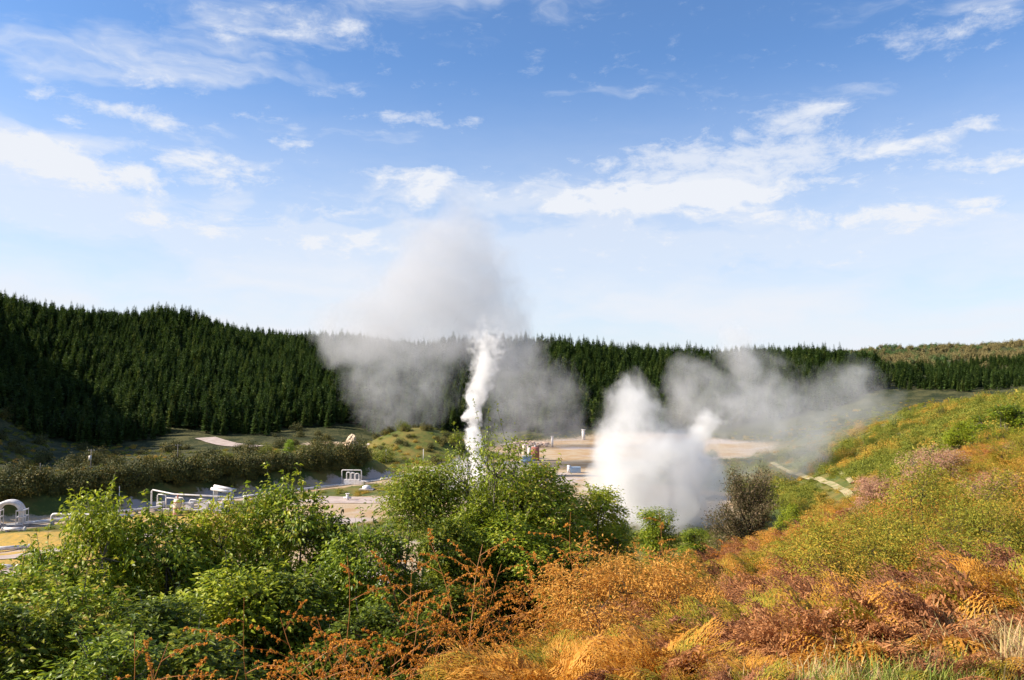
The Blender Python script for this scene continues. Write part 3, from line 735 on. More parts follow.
# ------------------------------------------------------------------ foreground shrubs
rng=np.random.default_rng(77)
V5=[broad_shrub(1,4.5,1.5,230,62,.098,9,spread=.17),broad_shrub(2,4.5,1.5,240,60,.092,9,spread=.17,mat='leaf_y'),broad_shrub(3,4.5,1.5,220,62,.105,8,spread=.18,mat='leaf_shade')]
for v in V5: v.name='broadleaf_shrub'; v['category']='shrub'
ufs=[False]*3
def shrub(px,top,D,rad,v,lab,grp=None,kit=V5,u=ufs,h0=4.5,r0=1.5,dz=0):
    x_=X_at(px,D); z0=hz(x_,D)-.1+dz; zt=at(px,top,D)[2]; h=max(zt-z0,.5)*1.02
    f=dup if u[v] else setx; u[v]=True
    return f(kit[v],(x_,D,z0),rng.uniform(0,TAU),(rad/r0,rad/r0,h/h0*1.0),lab,grp)
for a in [(20,572,9.5,1.35,0,'leafy green shrub at the far left edge below the tan grass'),
 (98,492,11.5,1.15,1,'tall yellow green shrub rising beside the tan grass and white pipe'),
 (55,548,11,1.0,0,'lower green shrub between the left edge and the tall yellow green one'),
 (165,512,12,1.35,0,'broad green shrub in front of the white pipe gantry'),
 (225,502,12.5,1.2,1,'yellow green shrub just right of the gantry'),
 (288,484,13,1.35,0,'dome topped green shrub left of the gap showing the gravel pad'),
 (335,520,13,1.0,2,'dark green shrub under the gravel pad gap'),
 (-10,612,7.5,1.3,2,'dark shrub filling the lower left corner'),
 (85,585,8.6,1.3,0,'dense green shrub low at the left, in front of the tall one'),
 (160,600,8.2,1.3,2,'shrub with shade darkened leaves low at the left behind the rusty fern stems'),
 (235,570,9,1.35,1,'bright leaved shrub below the dome topped one'),
 (300,575,9.3,1.2,2,'dark shrub behind the arching rusty ferns'),
 (120,645,6.4,1.1,0,'leafy shrub at the bottom edge left of the rusty stems'),
 (215,640,6.8,1.2,2,'shrub with shade darkened leaves at the bottom edge under the rusty ferns'),
 (372,528,10.6,1.1,0,'green shrub below the round fine leaved shrub'),
 (368,610,8.2,1.0,2,'shaded shrub low in the middle behind the orange ferns'),
 (450,520,12,1.15,2,'dark shrub between the round shrub and the open topped sapling'),
 (545,464,14,1.25,0,'tall green shrub right of the sapling, under the blue tank'),
 (598,488,14.5,1.05,1,'yellow green shrub at the left side of the big white steam cloud'),
 (515,512,12.6,1.2,0,'green shrub in front of the sapling, orange ferns at its foot'),
 (478,498,12.9,.95,1,'leafy shrub filling the gap under the open topped sapling'),
 (505,470,14.4,1.0,0,'green shrub directly behind the sapling on its right'),
 (575,545,12.2,1.0,2,'dark green shrub behind the tall rusty stalks'),
 (450,590,9.5,.9,2,'dark low shrub in the shade among the orange ferns')]:
    shrub(*a)
for px,top,D,rad,v in [(612,535,15.5,.7,1)]:
    shrub(px,top,D,rad,v,'small green shrub at the foot of the white steam cloud')
rs=broad_shrub(8,4.5,1.5,700,62,.080,7,mat='fine',spread=.24,aspect=.36,lo=.0); rs.name='round_shrub'; rs['category']='shrub'
shrub(414,468,13.2,1.25,0,'rounded yellow green shrub of fine leaves right of the gravel pad',kit=[rs],u=[False])
sp=broad_shrub(9,4.5,1.5,120,30,.085,9,mat='leaf_y',spread=.22,openness=.8,lo=.3); sp.name='open_sapling'; sp['category']='sapling'
shrub(488,430,13.4,1.05,0,'thin open topped sapling standing in front of the steam column base',kit=[sp],u=[False])
cn=broad_shrub(10,4.5,1.5,330,70,.085,14,mat='leaf',shape='cone',lo=-.02,spread=.22); cn.name='conical_shrub'; cn['category']='shrub'
shrub(655,507,18,.95,0,'small conical green shrub in front of the big white steam cloud',kit=[cn],u=[False])
uc=[True]
shrub(692,528,20,.8,0,'small green shrub below the dark tea tree, on the brow',kit=[cn],u=uc)
# tea tree with pale tips
rng2=np.random.default_rng(3)
tt_=empty('tea_tree',(0,0,0)); mb=MB(); lf=MB()
for i in range(60):
    a_=rng2.uniform(0,TAU); k=rng2.uniform(.15,1); r_=1.3*(1.1-k)**.5*rng2.uniform(.55,1.05); tip=np.array([r_*math.cos(a_),r_*math.sin(a_),2.6*k+.25])
    b0=np.array([0,0,max(.1,tip[2]*.75-.45)]); m_=(b0+tip)/2+[0,0,-.08]; mb.tube([b0,m_,tip],[.02,.012,.005],4,cap=False)
    n_=330; t_=rng2.uniform(.25,1.08,n_)[:,None]; c_=b0+(tip-b0)*t_+rng2.normal(size=(n_,3))*.085; leaves(lf,c_,unit(rng2.normal(size=(n_,3))+[0,0,.6]),.065*rng2.uniform(.6,1.4,n_),rng2,.3,dirs=unit((tip-b0)[None]+rng2.normal(size=(n_,3))*.6))
mb.tube([[0,0,-.3],[.03,0,.8],[0,.03,1.9]],[.06,.045,.02],6)
mb.build('branches',M['bark'],tt_); lf.build('foliage',M['teatree'],tt_)
x_=X_at(747,23); tz=hz(x_,23); top=at(747,466,23)[2]; s_=(top-tz)/3.0; tt_.location=(x_,23,tz); tt_.scale=(1.15,1.0,s_); tag(tt_,'dark spiky tea tree with pale tips standing alone beside the steam','tree')
# right edge shrubs
shrub(1003,405,34,1.7,0,'bright green leafy shrub at the right edge of the slope',kit=V5,u=[True]*3)
shrub(968,420,38,1.3,1,'smaller yellow green shrub left of the one at the right edge',kit=V5,u=[True]*3)
for px,top,D,rad,v,l in [(790,505,30,.8,1,'low yellow green shrub on the brow right of the tea tree')]:
    shrub(px,top,D,rad,v,l,kit=V5,u=[True]*3)
pk=broad_shrub(12,2.2,1.2,260,60,.05,10,mat='pink',spread=.16,lo=-.08,aspect=.35); pk.name='dead_bush'; pk['category']='bush'
up=[False]
shrub(930,452,19.5,.95,0,'dry pinkish dead bush standing above the orange bracken on the right',kit=[pk],u=up,h0=2.2,r0=1.2)
shrub(870,482,23,.7,0,'smaller dry pink bush left of the big pinkish one',kit=[pk],u=up,h0=2.2,r0=1.2)
shrub(990,476,15,.7,0,'faded pinkish bush close to the right edge among orange bracken',kit=[pk],u=up,h0=2.2,r0=1.2)

gb=[broad_shrub(60,1.15,.85,170,100,.034,10,mat='gold',spread=.13,lo=-.05,aspect=.35,bark='bark'),broad_shrub(61,1.0,.95,170,100,.034,11,mat='gold',spread=.13,lo=-.05,aspect=.35,bark='bark'),broad_shrub(62,.9,.75,130,85,.036,8,mat='pink',spread=.12,lo=-.05,aspect=.4,bark='bark')]
for b_ in gb: b_.name='feathery_bush'; b_['category']='bush'
ugb=[False]*3; gr_=np.random.default_rng(21); placed=[]
for i in range(400):
    px=gr_.uniform(620,1060); D=math.exp(gr_.uniform(math.log(8),math.log(34)))
    if D>np.interp(px,[620,700,800,1060],[18,24,30,36]): continue
    x_=X_at(px,D)
    if any(math.hypot(x_-a,D-b)<.085*D+.5 for a,b in placed): continue
    placed.append((x_,D)); v=2 if gr_.random()<.14 else gr_.integers(2)
    if 665<px<800 and D<26: continue
    s_=gr_.uniform(.7,1.2)*(1+.004*D)
    l=('feathery olive gold bush standing among the bracken on the slope','olive gold bushes among the bracken') if v<2 else ('small faded pinkish bush scattered among the bracken','small faded bushes among the bracken')
    (dup if ugb[v] else setx)(gb[v],(x_,D,hz(x_,D)-.1),gr_.uniform(0,TAU),(s_,s_,s_*gr_.uniform(.8,1.15)),*l); ugb[v]=True
    if len(placed)>=64: break
# ------------------------------------------------------------------ bracken slope
BR=[bracken(1,L=.52,W=.46,nf=12,rise=(.35,.95),curl=.12,dropp=(.6,1.4)),bracken(2,L=.60,W=.50,nf=13,rise=(.3,.95),curl=.10,dropp=(.5,1.3)),bracken(3,L=.46,W=.42,nf=12,rise=(.3,.9),curl=.2,dropp=(.6,1.5))]
DD=[bracken(4,'dead',11,.62,.42,.5,(.4,.9),(.8,1.5),name='dead_bracken'),bracken(5,'dead',10,.55,.42,.65,(.35,.85),(.9,1.6),name='dead_bracken')]
for b_ in BR: b_['category']='bracken'
for b_ in DD: b_['category']='bracken'
def brow(px): return np.interp(px,[-60,250,380,480,560,620,700,800,900,1100],[5.6,6.6,8.6,11.5,14.5,20,26,32,40,46])
P=[]
for i in range(190000):
    px=rng.uniform(150,1090); D=math.exp(rng.uniform(math.log(3.2),math.log(46)))
    if D>brow(px): continue
    x_=X_at(px,D)
    # equal density per area
    if rng.random()> (D*D)/ (46*46)*1.0+0.05: continue
    P.append((x_,D,px))
    if len(P)>=9000: break
P=np.array(P)
# keep the camera's own spot and the grassy corner free
gr=(P[:,2]>860)&(P[:,1]<6.2+(P[:,2]-860)*.02)&(rng.random(len(P))<.6)
P=P[~gr]
P=P[~((P[:,1]<4.4))]
zP=height(P[:,0],P[:,1])
P=P[fbm(P[:,0],P[:,1],1.6,2,70)>-.17]; zP=height(P[:,0],P[:,1])
print('bracken',len(P))
dn=fbm(P[:,0],P[:,1],1.7,3,40)+rng.normal(0,.07,len(P))
isdead=(dn>.10)|((P[:,2]>880)&(P[:,1]<7.5)&(rng.random(len(P))<.5))|((P[:,1]<11)&(P[:,2]>600)&(P[:,2]<860)&(dn>-.06))|((P[:,2]>900)&(P[:,1]>8)&(P[:,1]<13)&(dn>-.1))
order=np.argsort(P[:,1]); ubr=[False]*3; udd=[False]*2
near=order[:210]; 
for i in near:
    s0=rng.uniform(.75,1.15)*np.interp(P[i,1],[4.5,8],[.6,1])
    if isdead[i] or not all(udd):
        v=rng.integers(2); l=('withered brown bracken clump among others in the lower right foreground','dead bracken clumps in the foreground')
        (dup if udd[v] else setx)(DD[v],(P[i,0],P[i,1],zP[i]),rng.uniform(0,TAU),s0,*l); udd[v]=True
    else:
        v=rng.integers(3); l=('feathery yellow orange bracken plant among others on the near slope','yellow orange bracken on the near slope')
        s0*=np.interp(P[i,2],[300,700],[.8,1])
        (dup if ubr[v] else setx)(BR[v],(P[i,0],P[i,1],zP[i]),rng.uniform(0,TAU),s0,*l); ubr[v]=True
fr=order[210:]; s0=rng.uniform(.8,1.35,len(fr))*np.interp(P[fr,1],[8,22,40],[1,1.35,1.6])
ix=np.where(isdead[fr],3+rng.integers(0,2,len(fr)),rng.integers(0,3,len(fr)))
scatter('bracken_cover',np.stack([P[fr,0],P[fr,1],zP[fr]],-1),rng.uniform(0,TAU,len(fr)),np.stack([s0,s0,s0],-1),ix,[kids(b_)[1] for b_ in BR+DD],'orange and olive bracken covering the hillside on the right','bracken')
# tall rusty ferns in front of the shrubs
RF=[rusty_fern(1),rusty_fern(2,2.1,2,.8,11),rusty_fern(3,1.7,4,.7),rusty_fern(4,2.3,2,.25,8)]
for r_ in RF: r_['category']='fern'
uf=[False]*4
for i,(px,top,D,v) in enumerate([(150,590,5.6,2),(205,600,5.2,1),(255,610,5.0,0),(300,560,5.6,3),(325,590,5.4,2),(350,560,6.2,1),(385,590,6.4,0),(412,570,7.5,1),(440,545,8,2),(468,500,8.5,1),(500,560,8,0),(520,540,9.5,2),
   (545,560,9,1),(575,520,9.5,3),(600,490,8.2,3),(612,540,10,2),(640,560,11,0),(665,500,10.5,3),(690,550,12,1),(480,600,7,2),(540,600,7.2,0),(60,630,5.0,2),(20,640,5.2,0),(100,640,5,1),(420,620,6,2),(580,590,8,1),(630,590,9,2),(745,560,12,3),(715,520,15,0),(845,500,14,3),(560,530,11,0),(360,640,5.0,3),(275,640,4.6,2),(510,620,6,1),(430,560,8.6,0),(460,575,8.2,3),(495,530,9.2,1),(530,515,10,0),(560,500,10.5,1),(590,560,9,2),(480,540,9,1),(405,600,7,2),(380,560,7.5,1),(450,615,6.6,0),(605,585,8.5,0),(560,600,7.4,1),(340,610,5.8,1),(230,640,5,1),(175,610,5.4,3),(120,600,5.8,1),(290,590,5.8,1),(80,600,6.0,3),(310,530,7.5,3),(420,520,9.4,1),(650,530,10,1)]):
    x_=X_at(px,D); z0=hz(x_,D); h=at(px,top,D)[2]-z0
    h=max(h,.5)
    base=[1.9,2.1,1.7,2.3][v]
    zs=np.clip(h/base,.4,2.3); z0=z0+max(0,h-zs*base)*0
    lab='rusty withered fern with curled fronds in front of the dark shrubs' if px<430 else ('rusty withered fern with curled fronds rising from the orange bracken' if px<650 else 'tall rusty fern stalk on the bracken slope')
    grp='rusty ferns before the dark shrubs' if px<430 else ('rusty ferns in the orange bracken' if px<650 else 'rusty fern stalks on the slope')
    (dup if uf[v] else setx)(RF[v],(x_,D,z0),rng.uniform(0,TAU),(min(zs,1.25),min(zs,1.25),zs),lab,grp); uf[v]=True
for i,(px,D) in enumerate([(905,10.5),(930,11.2),(955,10.2),(985,10.8),(1010,9.8),(915,12.6),(970,12.4),(1000,12.0),(680,7.0),(720,7.6),(700,8.6)]):
    x_=X_at(px,D); dup(DD[i%2],(x_,D,hz(x_,D)+.12),rng.uniform(0,TAU),rng.uniform(1.25,1.6),'large pale rust bracken clump with drooping fronds, lower right slope','large drooping bracken clumps')
# grass
GT=[grass_tuft(1,90,.30,.18),grass_tuft(2,110,.38,.24),grass_tuft(3,70,.24,.2,'greengrass')]
for i,g_ in enumerate(GT):
    x_,y_=X_at([930,985,880][i],5.6+.4*i),5.6+.4*i
    g_.location=(x_,y_,hz(x_,y_)); tag(g_,['straw coloured grass tuft at the bottom edge on the right','tall dry grass tuft in the lower right corner','short green grass tuft at the bottom right'][i],'grass tuft')
G=[]
for i in range(30000):
    px=rng.uniform(560,1100); D=rng.uniform(4.4,10.5); 
    lim=np.interp(px,[560,760,850,900,1000,1100],[3.8,4.2,4.8,6.0,7.6,9.0])
    if D>lim or rng.random()>D/10.5: continue
    G.append((X_at(px,D),D))
    if len(G)>=800: break
G=np.array(G); zG=height(G[:,0],G[:,1]); s0=rng.uniform(.6,1.25,len(G))
gi=np.where(fbm(G[:,0],G[:,1],1.2,2,8)>.08,2,rng.integers(0,2,len(G)))
scatter('dry_grass',np.stack([G[:,0],G[:,1],zG],-1),rng.uniform(0,TAU,len(G)),np.stack([s0]*3,-1),gi,GT,'straw coloured dry grass in the lower right corner','grass')
# low litter: tiny grass between the bracken
G=[]
for i in range(40000):
    px=rng.uniform(300,1090); D=math.exp(rng.uniform(math.log(4.5),math.log(30)))
    if D>brow(px): continue
    G.append((X_at(px,D),D))
    if len(G)>=2600: break
G=np.array(G); zG=height(G[:,0],G[:,1]); s0=rng.uniform(.35,.8,len(G))
gi=np.where(rng.random(len(G))<.5,2,rng.integers(0,2,len(G)))
scatter('slope_grass',np.stack([G[:,0],G[:,1],zG],-1),rng.uniform(0,TAU,len(G)),np.stack([s0*1.5,s0*1.5,s0],-1),gi,GT,'sparse grass growing between the bracken plants','grass')
# ------------------------------------------------------------------ geothermal pipework and small built things
def flange(mb,p,ax,r,mat):
    p=np.array(p); ax=unit(np.array(ax,float)); mb.tube([p-ax*.09,p+ax*.09],r,10,mat)
def arc(c,u,v,r,a0,a1,n=8): return [np.array(c)+np.array(u)*r*math.cos(a0+(a1-a0)*i/n)+np.array(v)*r*math.sin(a0+(a1-a0)*i/n) for i in range(n+1)]
def hoop(W,H,r,rc,foot=.0):
    """vertical pipe loop in the local x-z plane"""
    p=[np.array([-W/2,0,-.3])]+[np.array([-W/2,0,H-rc])]+arc((-W/2+rc,0,H-rc),(-1,0,0),(0,0,1),rc,0,math.pi/2)[1:]+arc((W/2-rc,0,H-rc),(0,0,1),(1,0,0),rc,0,math.pi/2)+[np.array([W/2,0,-.3])]
    return p
STR=[]
def place(o,px,py,rz): x_,y_=gpt(px,py); o.location=(x_,y_,hz(x_,y_)); o.rotation_euler=(0,0,rz); return o
# big double expansion loop, far left
t=empty('pipe_loop',(0,0,0),0,'big double arch of white lagged pipe at the left edge of the tan grass','pipe loop')
for dy in (-.75,.75):
    m=MB(); P_=[q+np.array([0,dy,0]) for q in hoop(4.3,4.7,.5,2.0)]; m.tube(P_,.40,14); ob=m.build('pipe',M['steel'],t,True)
for sx in (-1,1):
    m=MB()
    for z_ in (.5,1.9,3.1):
        m.box((sx*2.15,0,z_),(1.35,2.9,.14))
    for dy in (-1.4,1.4): m.box((sx*2.15+.62,dy,1.6),(.12,.12,3.4)); m.box((sx*2.15-.62,dy,1.6),(.12,.12,3.4))
    m.build('support_frame',M['steel'],t)
m=MB(); m.box((-2.15,0,.12),(2,3.4,.5)); m.box((2.15,0,.12),(2,3.4,.5)); m.build('plinth',M['conc'],t)
place(t,15,525,R(14))
# raised pipe run just right of it
t=empty('raised_pipe',(0,0,0),0,'white pipe stepping up and running along the road right of the double arch','pipe')
m=MB(); m.tube([(0,0,-.3),(0,0,1.5)]+arc((.5,0,1.5),(-1,0,0),(0,0,1),.5,0,math.pi/2)[1:]+[(8.5,.3,1.9),(16,.5,1.8)],.28,10); m.build('pipe',M['steel'],t,True)
m=MB()
for x_ in (3,6.5,10,13.5): m.box((x_,.2,.6),(.25,.7,1.9))
m.build('support',M['conc'],t); place(t,57,523,R(-4))
# low pipes on the grass
for px,py,L_,rz,lab in [(-14,551,7,R(22),'short white low pipe with end on the tan grass at the left edge'),(-12,566,6.5,R(-12),'white low pipe nearest the lower left corner of the tan grass'),(8,531,4,R(4),'short white pipe lying at the foot of the double arch')]:
    t=empty('low_pipe',(0,0,0),0,lab,'pipe'); m=MB(); m.tube([(0,0,.55),(L_,0,.55)],.34,12); m.build('pipe',M['steel'],t,True)
    m=MB(); [m.box((L_*k,0,.12),(.4,.9,.75)) for k in (.25,.8)]; m.build('support',M['conc'],t)
    m=MB(); flange(m,(L_,0,.55),(1,0,0),.44,None); flange(m,(.1,0,.55),(1,0,0),.44,None); m.build('flange',M['steel'],t); place(t,px,py,rz)
def pipeline(pxs,off_,r,lab,hh=.75):
    P=[np.array(gpt(px,py)) for px,py in pxs]; P=[p+np.array([.78,-.62])*off_ for p in P]
    t=empty('pipeline',(P[0][0],P[0][1],hz(*P[0])),0,lab,'pipeline'); o_=np.array([P[0][0],P[0][1],hz(*P[0])])
    pts=[];sup=[]
    for a,b in zip(P[:-1],P[1:]):
        n=max(2,int(np.linalg.norm(b-a)/6))
        for k in range(n): q=a+(b-a)*k/n; pts.append(np.array([q[0],q[1],hz(*q)+hh])-o_)
    pts.append(np.array([P[-1][0],P[-1][1],hz(*P[-1])+hh])-o_)
    m=MB(); m.tube(pts,r,8); m.build('pipe',M['steel'],t,True)
    for q in pts[1:-1:1]:
        m=MB(); m.box((q[0],q[1],q[2]-hh/2-.05),(.3,.9,hh)); m.build('support',M['conc'],t)
pipeline([(20,523),(75,517.5),(130,510),(200,500.5)],4.4,.24,'long low white pipeline beside the road between the double arch and the gantry')
pipeline([(236,497),(270,492.5),(330,485.5)],4.2,.24,'low white pipeline beside the road between the gantry and the pipe cage')
pipeline([(372,480),(430,471),(462,467)],4.0,.2,'thin white pipeline beside the road at the foot of the hillock')
# gantry of square pipe loops beside the road
t=empty('pipe_gantry',(0,0,0),0,'white frame of square pipe loops and rails behind the left green shrubs','pipe rack')
m=MB(); H_=4.0
m.tube([(0,0,-.2),(0,0,H_-.3),(.3,0,H_),(6.6,-2.2,H_-.5),(19,-2.4,H_-.7),(19.3,-2.4,-.2)],.17,8); m.build('main_loop',M['steel'],t,True)
for k in range(7):
    m=MB(); x_=1.9+k*2.5; hh=[3.2,2.6,2.9,2.2,2.6,2.0,2.4][k]; y_=-.8-(k%3)*.8
    m.tube([(x_,y_,-.2),(x_,y_,hh-.2),(x_+.2,y_,hh),(x_+2.0,y_-.4,hh),(x_+2.2,y_-.4,hh-.2),(x_+2.2,y_-.4,-.2)],.12,7); m.build('pipe_loop',M['steel'],t,True)
m=MB(); m.box((9.5,-1.6,.2),(19,3.6,.5)); m.build('plinth',M['conc'],t)
m=MB()
for k in range(5): m.box((3+3.4*k,-1.4,1.0),(1.2,1.3,1.4))
m.build('valve_box',M['steel'],t); place(t,155,507,R(-8))
t=empty('vessel',(0,0,0),0,'short pinkish upright vessel in front of the white gantry','vessel')
m=MB(); m.tube([(0,0,-.2),(0,0,3.1),(0,0,3.45)],[.85,.85,.5],14); m.build('tank_body',M['cream'],t,True)
m=MB(); [m.tube([(0,0,z_),(0,0,z_+.16)],.93,14) for z_ in (.4,1.5,2.7)]; m.tube([(0,0,3.4),(0,0,4.2)],.16,8); m.build('band',M['rust'],t); place(t,181,514,0)
t=empty('raised_pipe',(0,0,0),0,'pair of thick white pipes on stands at the right end of the gantry','pipe')
for dy,zz in ((0,3.2),(1.4,3.6)):
    m=MB(); m.tube([(0,dy,zz+.3),(5.4,dy-.6,zz-.5)],.34,10); m.build('pipe',M['steel'],t,True)
for x_ in (.8,4.6):
    m=MB(); m.box((x_,.4,1.5),(.2,1.9,3.3)); m.build('stand',M['steel'],t)
place(t,214,503,R(-6))
# pump skid with loops at the gravel pad
t=empty('pipe_manifold',(0,0,0),0,'white cage of pipe loops and valves standing by the road at the gravel pad','pipe rack')
m=MB(); m.tube(hoop(5.4,3.7,.1,.3),.14,8); m.build('outer_loop',M['steel'],t,True)
for k in range(3):
    m=MB(); m.tube([q+np.array([-.6+k*1.2,-.9,0]) for q in hoop(1.0,3.2-.15*k,.1,.35)],.15,8); m.build('pipe_loop',M['steel'],t,True)
m=MB(); m.box((.4,-.9,.7),(4.2,1.5,1.3)); m.box((3.2,-1.2,.55),(1.2,1.2,1.0)); m.build('valve_box',M['steel'],t)
m=MB(); m.tube([(2.6,-.9,.9),(5.2,-1.6,.8)],.22,8); m.build('outlet_pipe',M['steel'],t,True); place(t,353,483,R(-5))
t=empty('valve_cluster',(0,0,0),0,'small white valve and pipe stub on the gravel below the pipe cage','valve')
m=MB(); m.tube([(0,0,-.2),(0,0,1.4)],.3,10); m.tube([(-.9,0,.6),(.9,0,.6)],.22,8); m.build('valve_body',M['steel'],t,True)
m=MB(); m.tube([(0,0,1.5),(0,0,1.6)],.5,12); m.build('hand_wheel',M['steel'],t); place(t,349,500,0)
t=empty('wellhead',(0,0,0),0,'low white capped wellhead on the pad between pipe cage and round shrub','wellhead')
m=MB(); m.tube([(0,0,-.2),(0,0,.9),(0,0,1.2)],[1.1,1.1,.3],14); m.build('cap',M['steel'],t,True)
m=MB(); m.box((0,0,.05),(3.6,3,.4)); m.build('plinth',M['conc'],t); place(t,368,490,0)
t=empty('raised_pipe',(0,0,0),0,'white and tan horizontal pipe on posts beside the road near the steam column','pipe')
m=MB(); m.tube([(0,0,-.2),(0,0,1.6),(.2,0,1.9),(8,.6,1.9),(8.2,.6,1.6),(8.2,.6,-.2)],.2,8); m.build('pipe',M['cream'],t,True)
m=MB(); m.box((6.3,-.6,.6),(3.2,1.6,1.3)); m.build('valve_box',M['steel'],t); place(t,414,473,R(-3))
# tanks beyond
def tank(px,py,r,h,mat,lab,top=True,name='tank'):
    t=empty(name,(0,0,0),0,lab,'tank'); m=MB(); m.tube([(0,0,-.3),(0,0,h*.93),(0,0,h)],[r,r,r*.75],14); m.build('tank_body',M[mat],t,True)
    m=MB(); m.tube([(0,0,h-.1),(0,0,h+.7)],r*.22,8); m.build('pipe_stub',M['steel'],t); place(t,px,py,0)
tank(535,460,1.5,4.7,'rust','rust red upright tank beside the blue unit on the sandy flat')
tank(524.5,457.5,.9,4.4,'cream','pale cream tank standing behind the blue unit')
tank(529.5,458,.75,4.1,'steel','slim white tank between the cream tank and the rust red one')
t=empty('pump_unit',(0,0,0),0,'pale blue boxy pump unit in front of the tanks on the sandy flat','pump')
m=MB(); m.box((0,0,1.2),(3.2,2,1.9)); m.build('housing',M['blue'],t); m=MB(); m.box((0,0,2.25),(3.5,2.3,.18)); m.build('roof',M['steel'],t)
m=MB(); m.tube([(-2.4,-.8,.8),(2.8,-.8,.8)],.3,8); m.build('pipe',M['blue'],t,True); place(t,527,462,0)
t=empty('pump_unit',(0,0,0),0,'low grey blue pump unit with white tank half hidden behind the green shrub tips','pump')
m=MB(); m.box((0,0,.9),(3.0,2,1.6)); m.build('housing',M['blue'],t); m=MB(); m.tube([(-2,0,0),(-2,0,2.2)],.55,10); m.build('tank_body',M['steel'],t,True); place(t,575,472,0)
for px,py,h,r,lab in [(552,446,4.4,.5,'white post standing on the sandy flat right of the rust red tank'),(583,439,4.6,.8,'white vent stack on the far side of the sandy flat near the pines')]:
    t=empty('vent_post',(0,0,0),0,lab,'post'); m=MB(); m.tube([(0,0,-.2),(0,0,h)],r,10); m.build('stack',M['steel'],t,True); m=MB(); m.tube([(0,0,h),(0,0,h+.3)],r*1.3,10); m.build('cap',M['steel'],t); place(t,px,py,0)
# boulders and spoil on the sandy flat
rg=np.random.default_rng(9)
def boulder(seed):
    import bmesh
    r_=np.random.default_rng(seed); bm=bmesh.new(); bmesh.ops.create_icosphere(bm,subdivisions=2,radius=1)
    for v in bm.verts:
        n_=1+.35*r_.normal(0,.5); v.co*=n_; v.co.z*=.75
    me=bpy.data.meshes.new('boulder'); bm.to_mesh(me); bm.free(); me.materials.append(M['rock']); o=bpy.data.objects.new('boulder',me); col.objects.link(o)
    return tag(o,'pale pinkish boulder in the rubble heap behind the tanks','boulder','boulders in the rubble heap')
B0=boulder(1)
for i in range(46):
    px=rg.uniform(514,548); py=rg.uniform(441,451) if px<538 else rg.uniform(441,446)
    x_,y_=gpt(px,py); o=B0 if i==0 else B0.copy()
    if i: col.objects.link(o)
    s_=rg.uniform(.5,1.3); o.location=(x_,y_,hz(x_,y_)+s_*.3+.6*math.exp(-((px-528)/9)**2)); o.scale=(s_,s_,s_*rg.uniform(.6,1.1)); o.rotation_euler=(0,0,rg.uniform(0,6))
# clay bluff on the left side of the hillock, tan bank near the lime tree
def bluff(name,px,D,W,H,dep,rz,seed,lab,mat='clay'):
    r_=np.random.default_rng(seed); nx,nz=22,12; V=[];
    for j in range(nz+1):
        for i in range(nx+1):
            u=i/nx*2-1; w=j/nz; prof=max(0,1-abs(u)**2.2)
            V.append((u*W/2*(1-.25*w)+r_.normal(0,.12), -dep*(1-w**1.5)*prof+r_.normal(0,.18)+ .5, w*H*(.55+.45*prof)+r_.normal(0,.08)-.6))
    n0=len(V)
    for i in range(nx+1): V.append((( i/nx*2-1)*W/2*.7, dep*.9, -.6))
    Q_=[(j*(nx+1)+i,j*(nx+1)+i+1,(j+1)*(nx+1)+i+1,(j+1)*(nx+1)+i) for j in range(nz) for i in range(nx)]
    Q_+=[(nz*(nx+1)+i,nz*(nx+1)+i+1,n0+i+1,n0+i) for i in range(nx)]
    m=MB(); m.quads(np.array(V),np.array(Q_)); o=m.build(name,M[mat]); x_=X_at(px,D); o.location=(x_,D,hz(x_,D)); o.rotation_euler=(0,0,rz); return tag(o,lab,'earth bank')
bluff('clay_bank',352,268,8,9.0,4,R(-28),3,'steep cream clay face cut into the left side of the hillock')
bluff('earth_bank',322,258,9.5,2.8,3,R(4),4,'low tan earth bank in sunlight right of the lime tree')
# poles and wires
def pole(px,D,top,lab,arms=True,mat='wood',trafo=False,r=.16,name='utility_pole'):
    x_=X_at(px,D); z0=hz(x_,D); h=at(px,top,D)[2]-z0; t=empty(name,(x_,D,z0),0,lab,'pole')
    m=MB(); m.tube([(0,0,-.4),(0,0,h)],[r,r*.7],8); m.build('post',M[mat],t,True)
    if arms:
        m=MB(); m.box((0,.2,h-.5),(2.0,.12,.14)); m.build('crossarm',M[mat],t)
        for s in (-.85,0,.85): m=MB(); m.tube([(s,.2,h-.43),(s,.2,h-.2)],.06,6); m.build('insulator',M['steel'],t)
    if trafo:
        m=MB(); m.tube([(0,-.5,h-3.2),(0,-.5,h-1.9)],.38,10); m.build('transformer',M['steel'],t,True)
    return np.array([x_,D+.2,z0+h-.2])
w1=pole(94,236,449,'wooden utility pole with a pale transformer above the dark hedge',trafo=True)
w2=pole(180,262,444,'thinner wooden utility pole to the right, before the forest track')
w3=pole(44,226,463,'short dark pole at the left above the hedge',False)
pole(387,262,449,'pale thin pole at the foot of the hillock beside the deep green bush',False,'steel',r=.13)
pole(424,262,449,'pale thin pole right of the hillock centre, before the steam column',False,'steel',r=.13)
pole(123,176,486,'thin grey lamp pole by the road behind the tall yellow green shrub',False,'steel',r=.09,name='thin_pole')
m=MB()
for s in (-.85,.85):
    pts=[w1+(w2-w1)*k/10+np.array([s,0,-2.2*4*(k/10)*(1-k/10)*.35]) for k in range(11)]; m.tube(pts,.03,4)
o=m.build('power_line',M['wire']); tag(o,'pair of sagging wires strung between the two utility poles','wire')
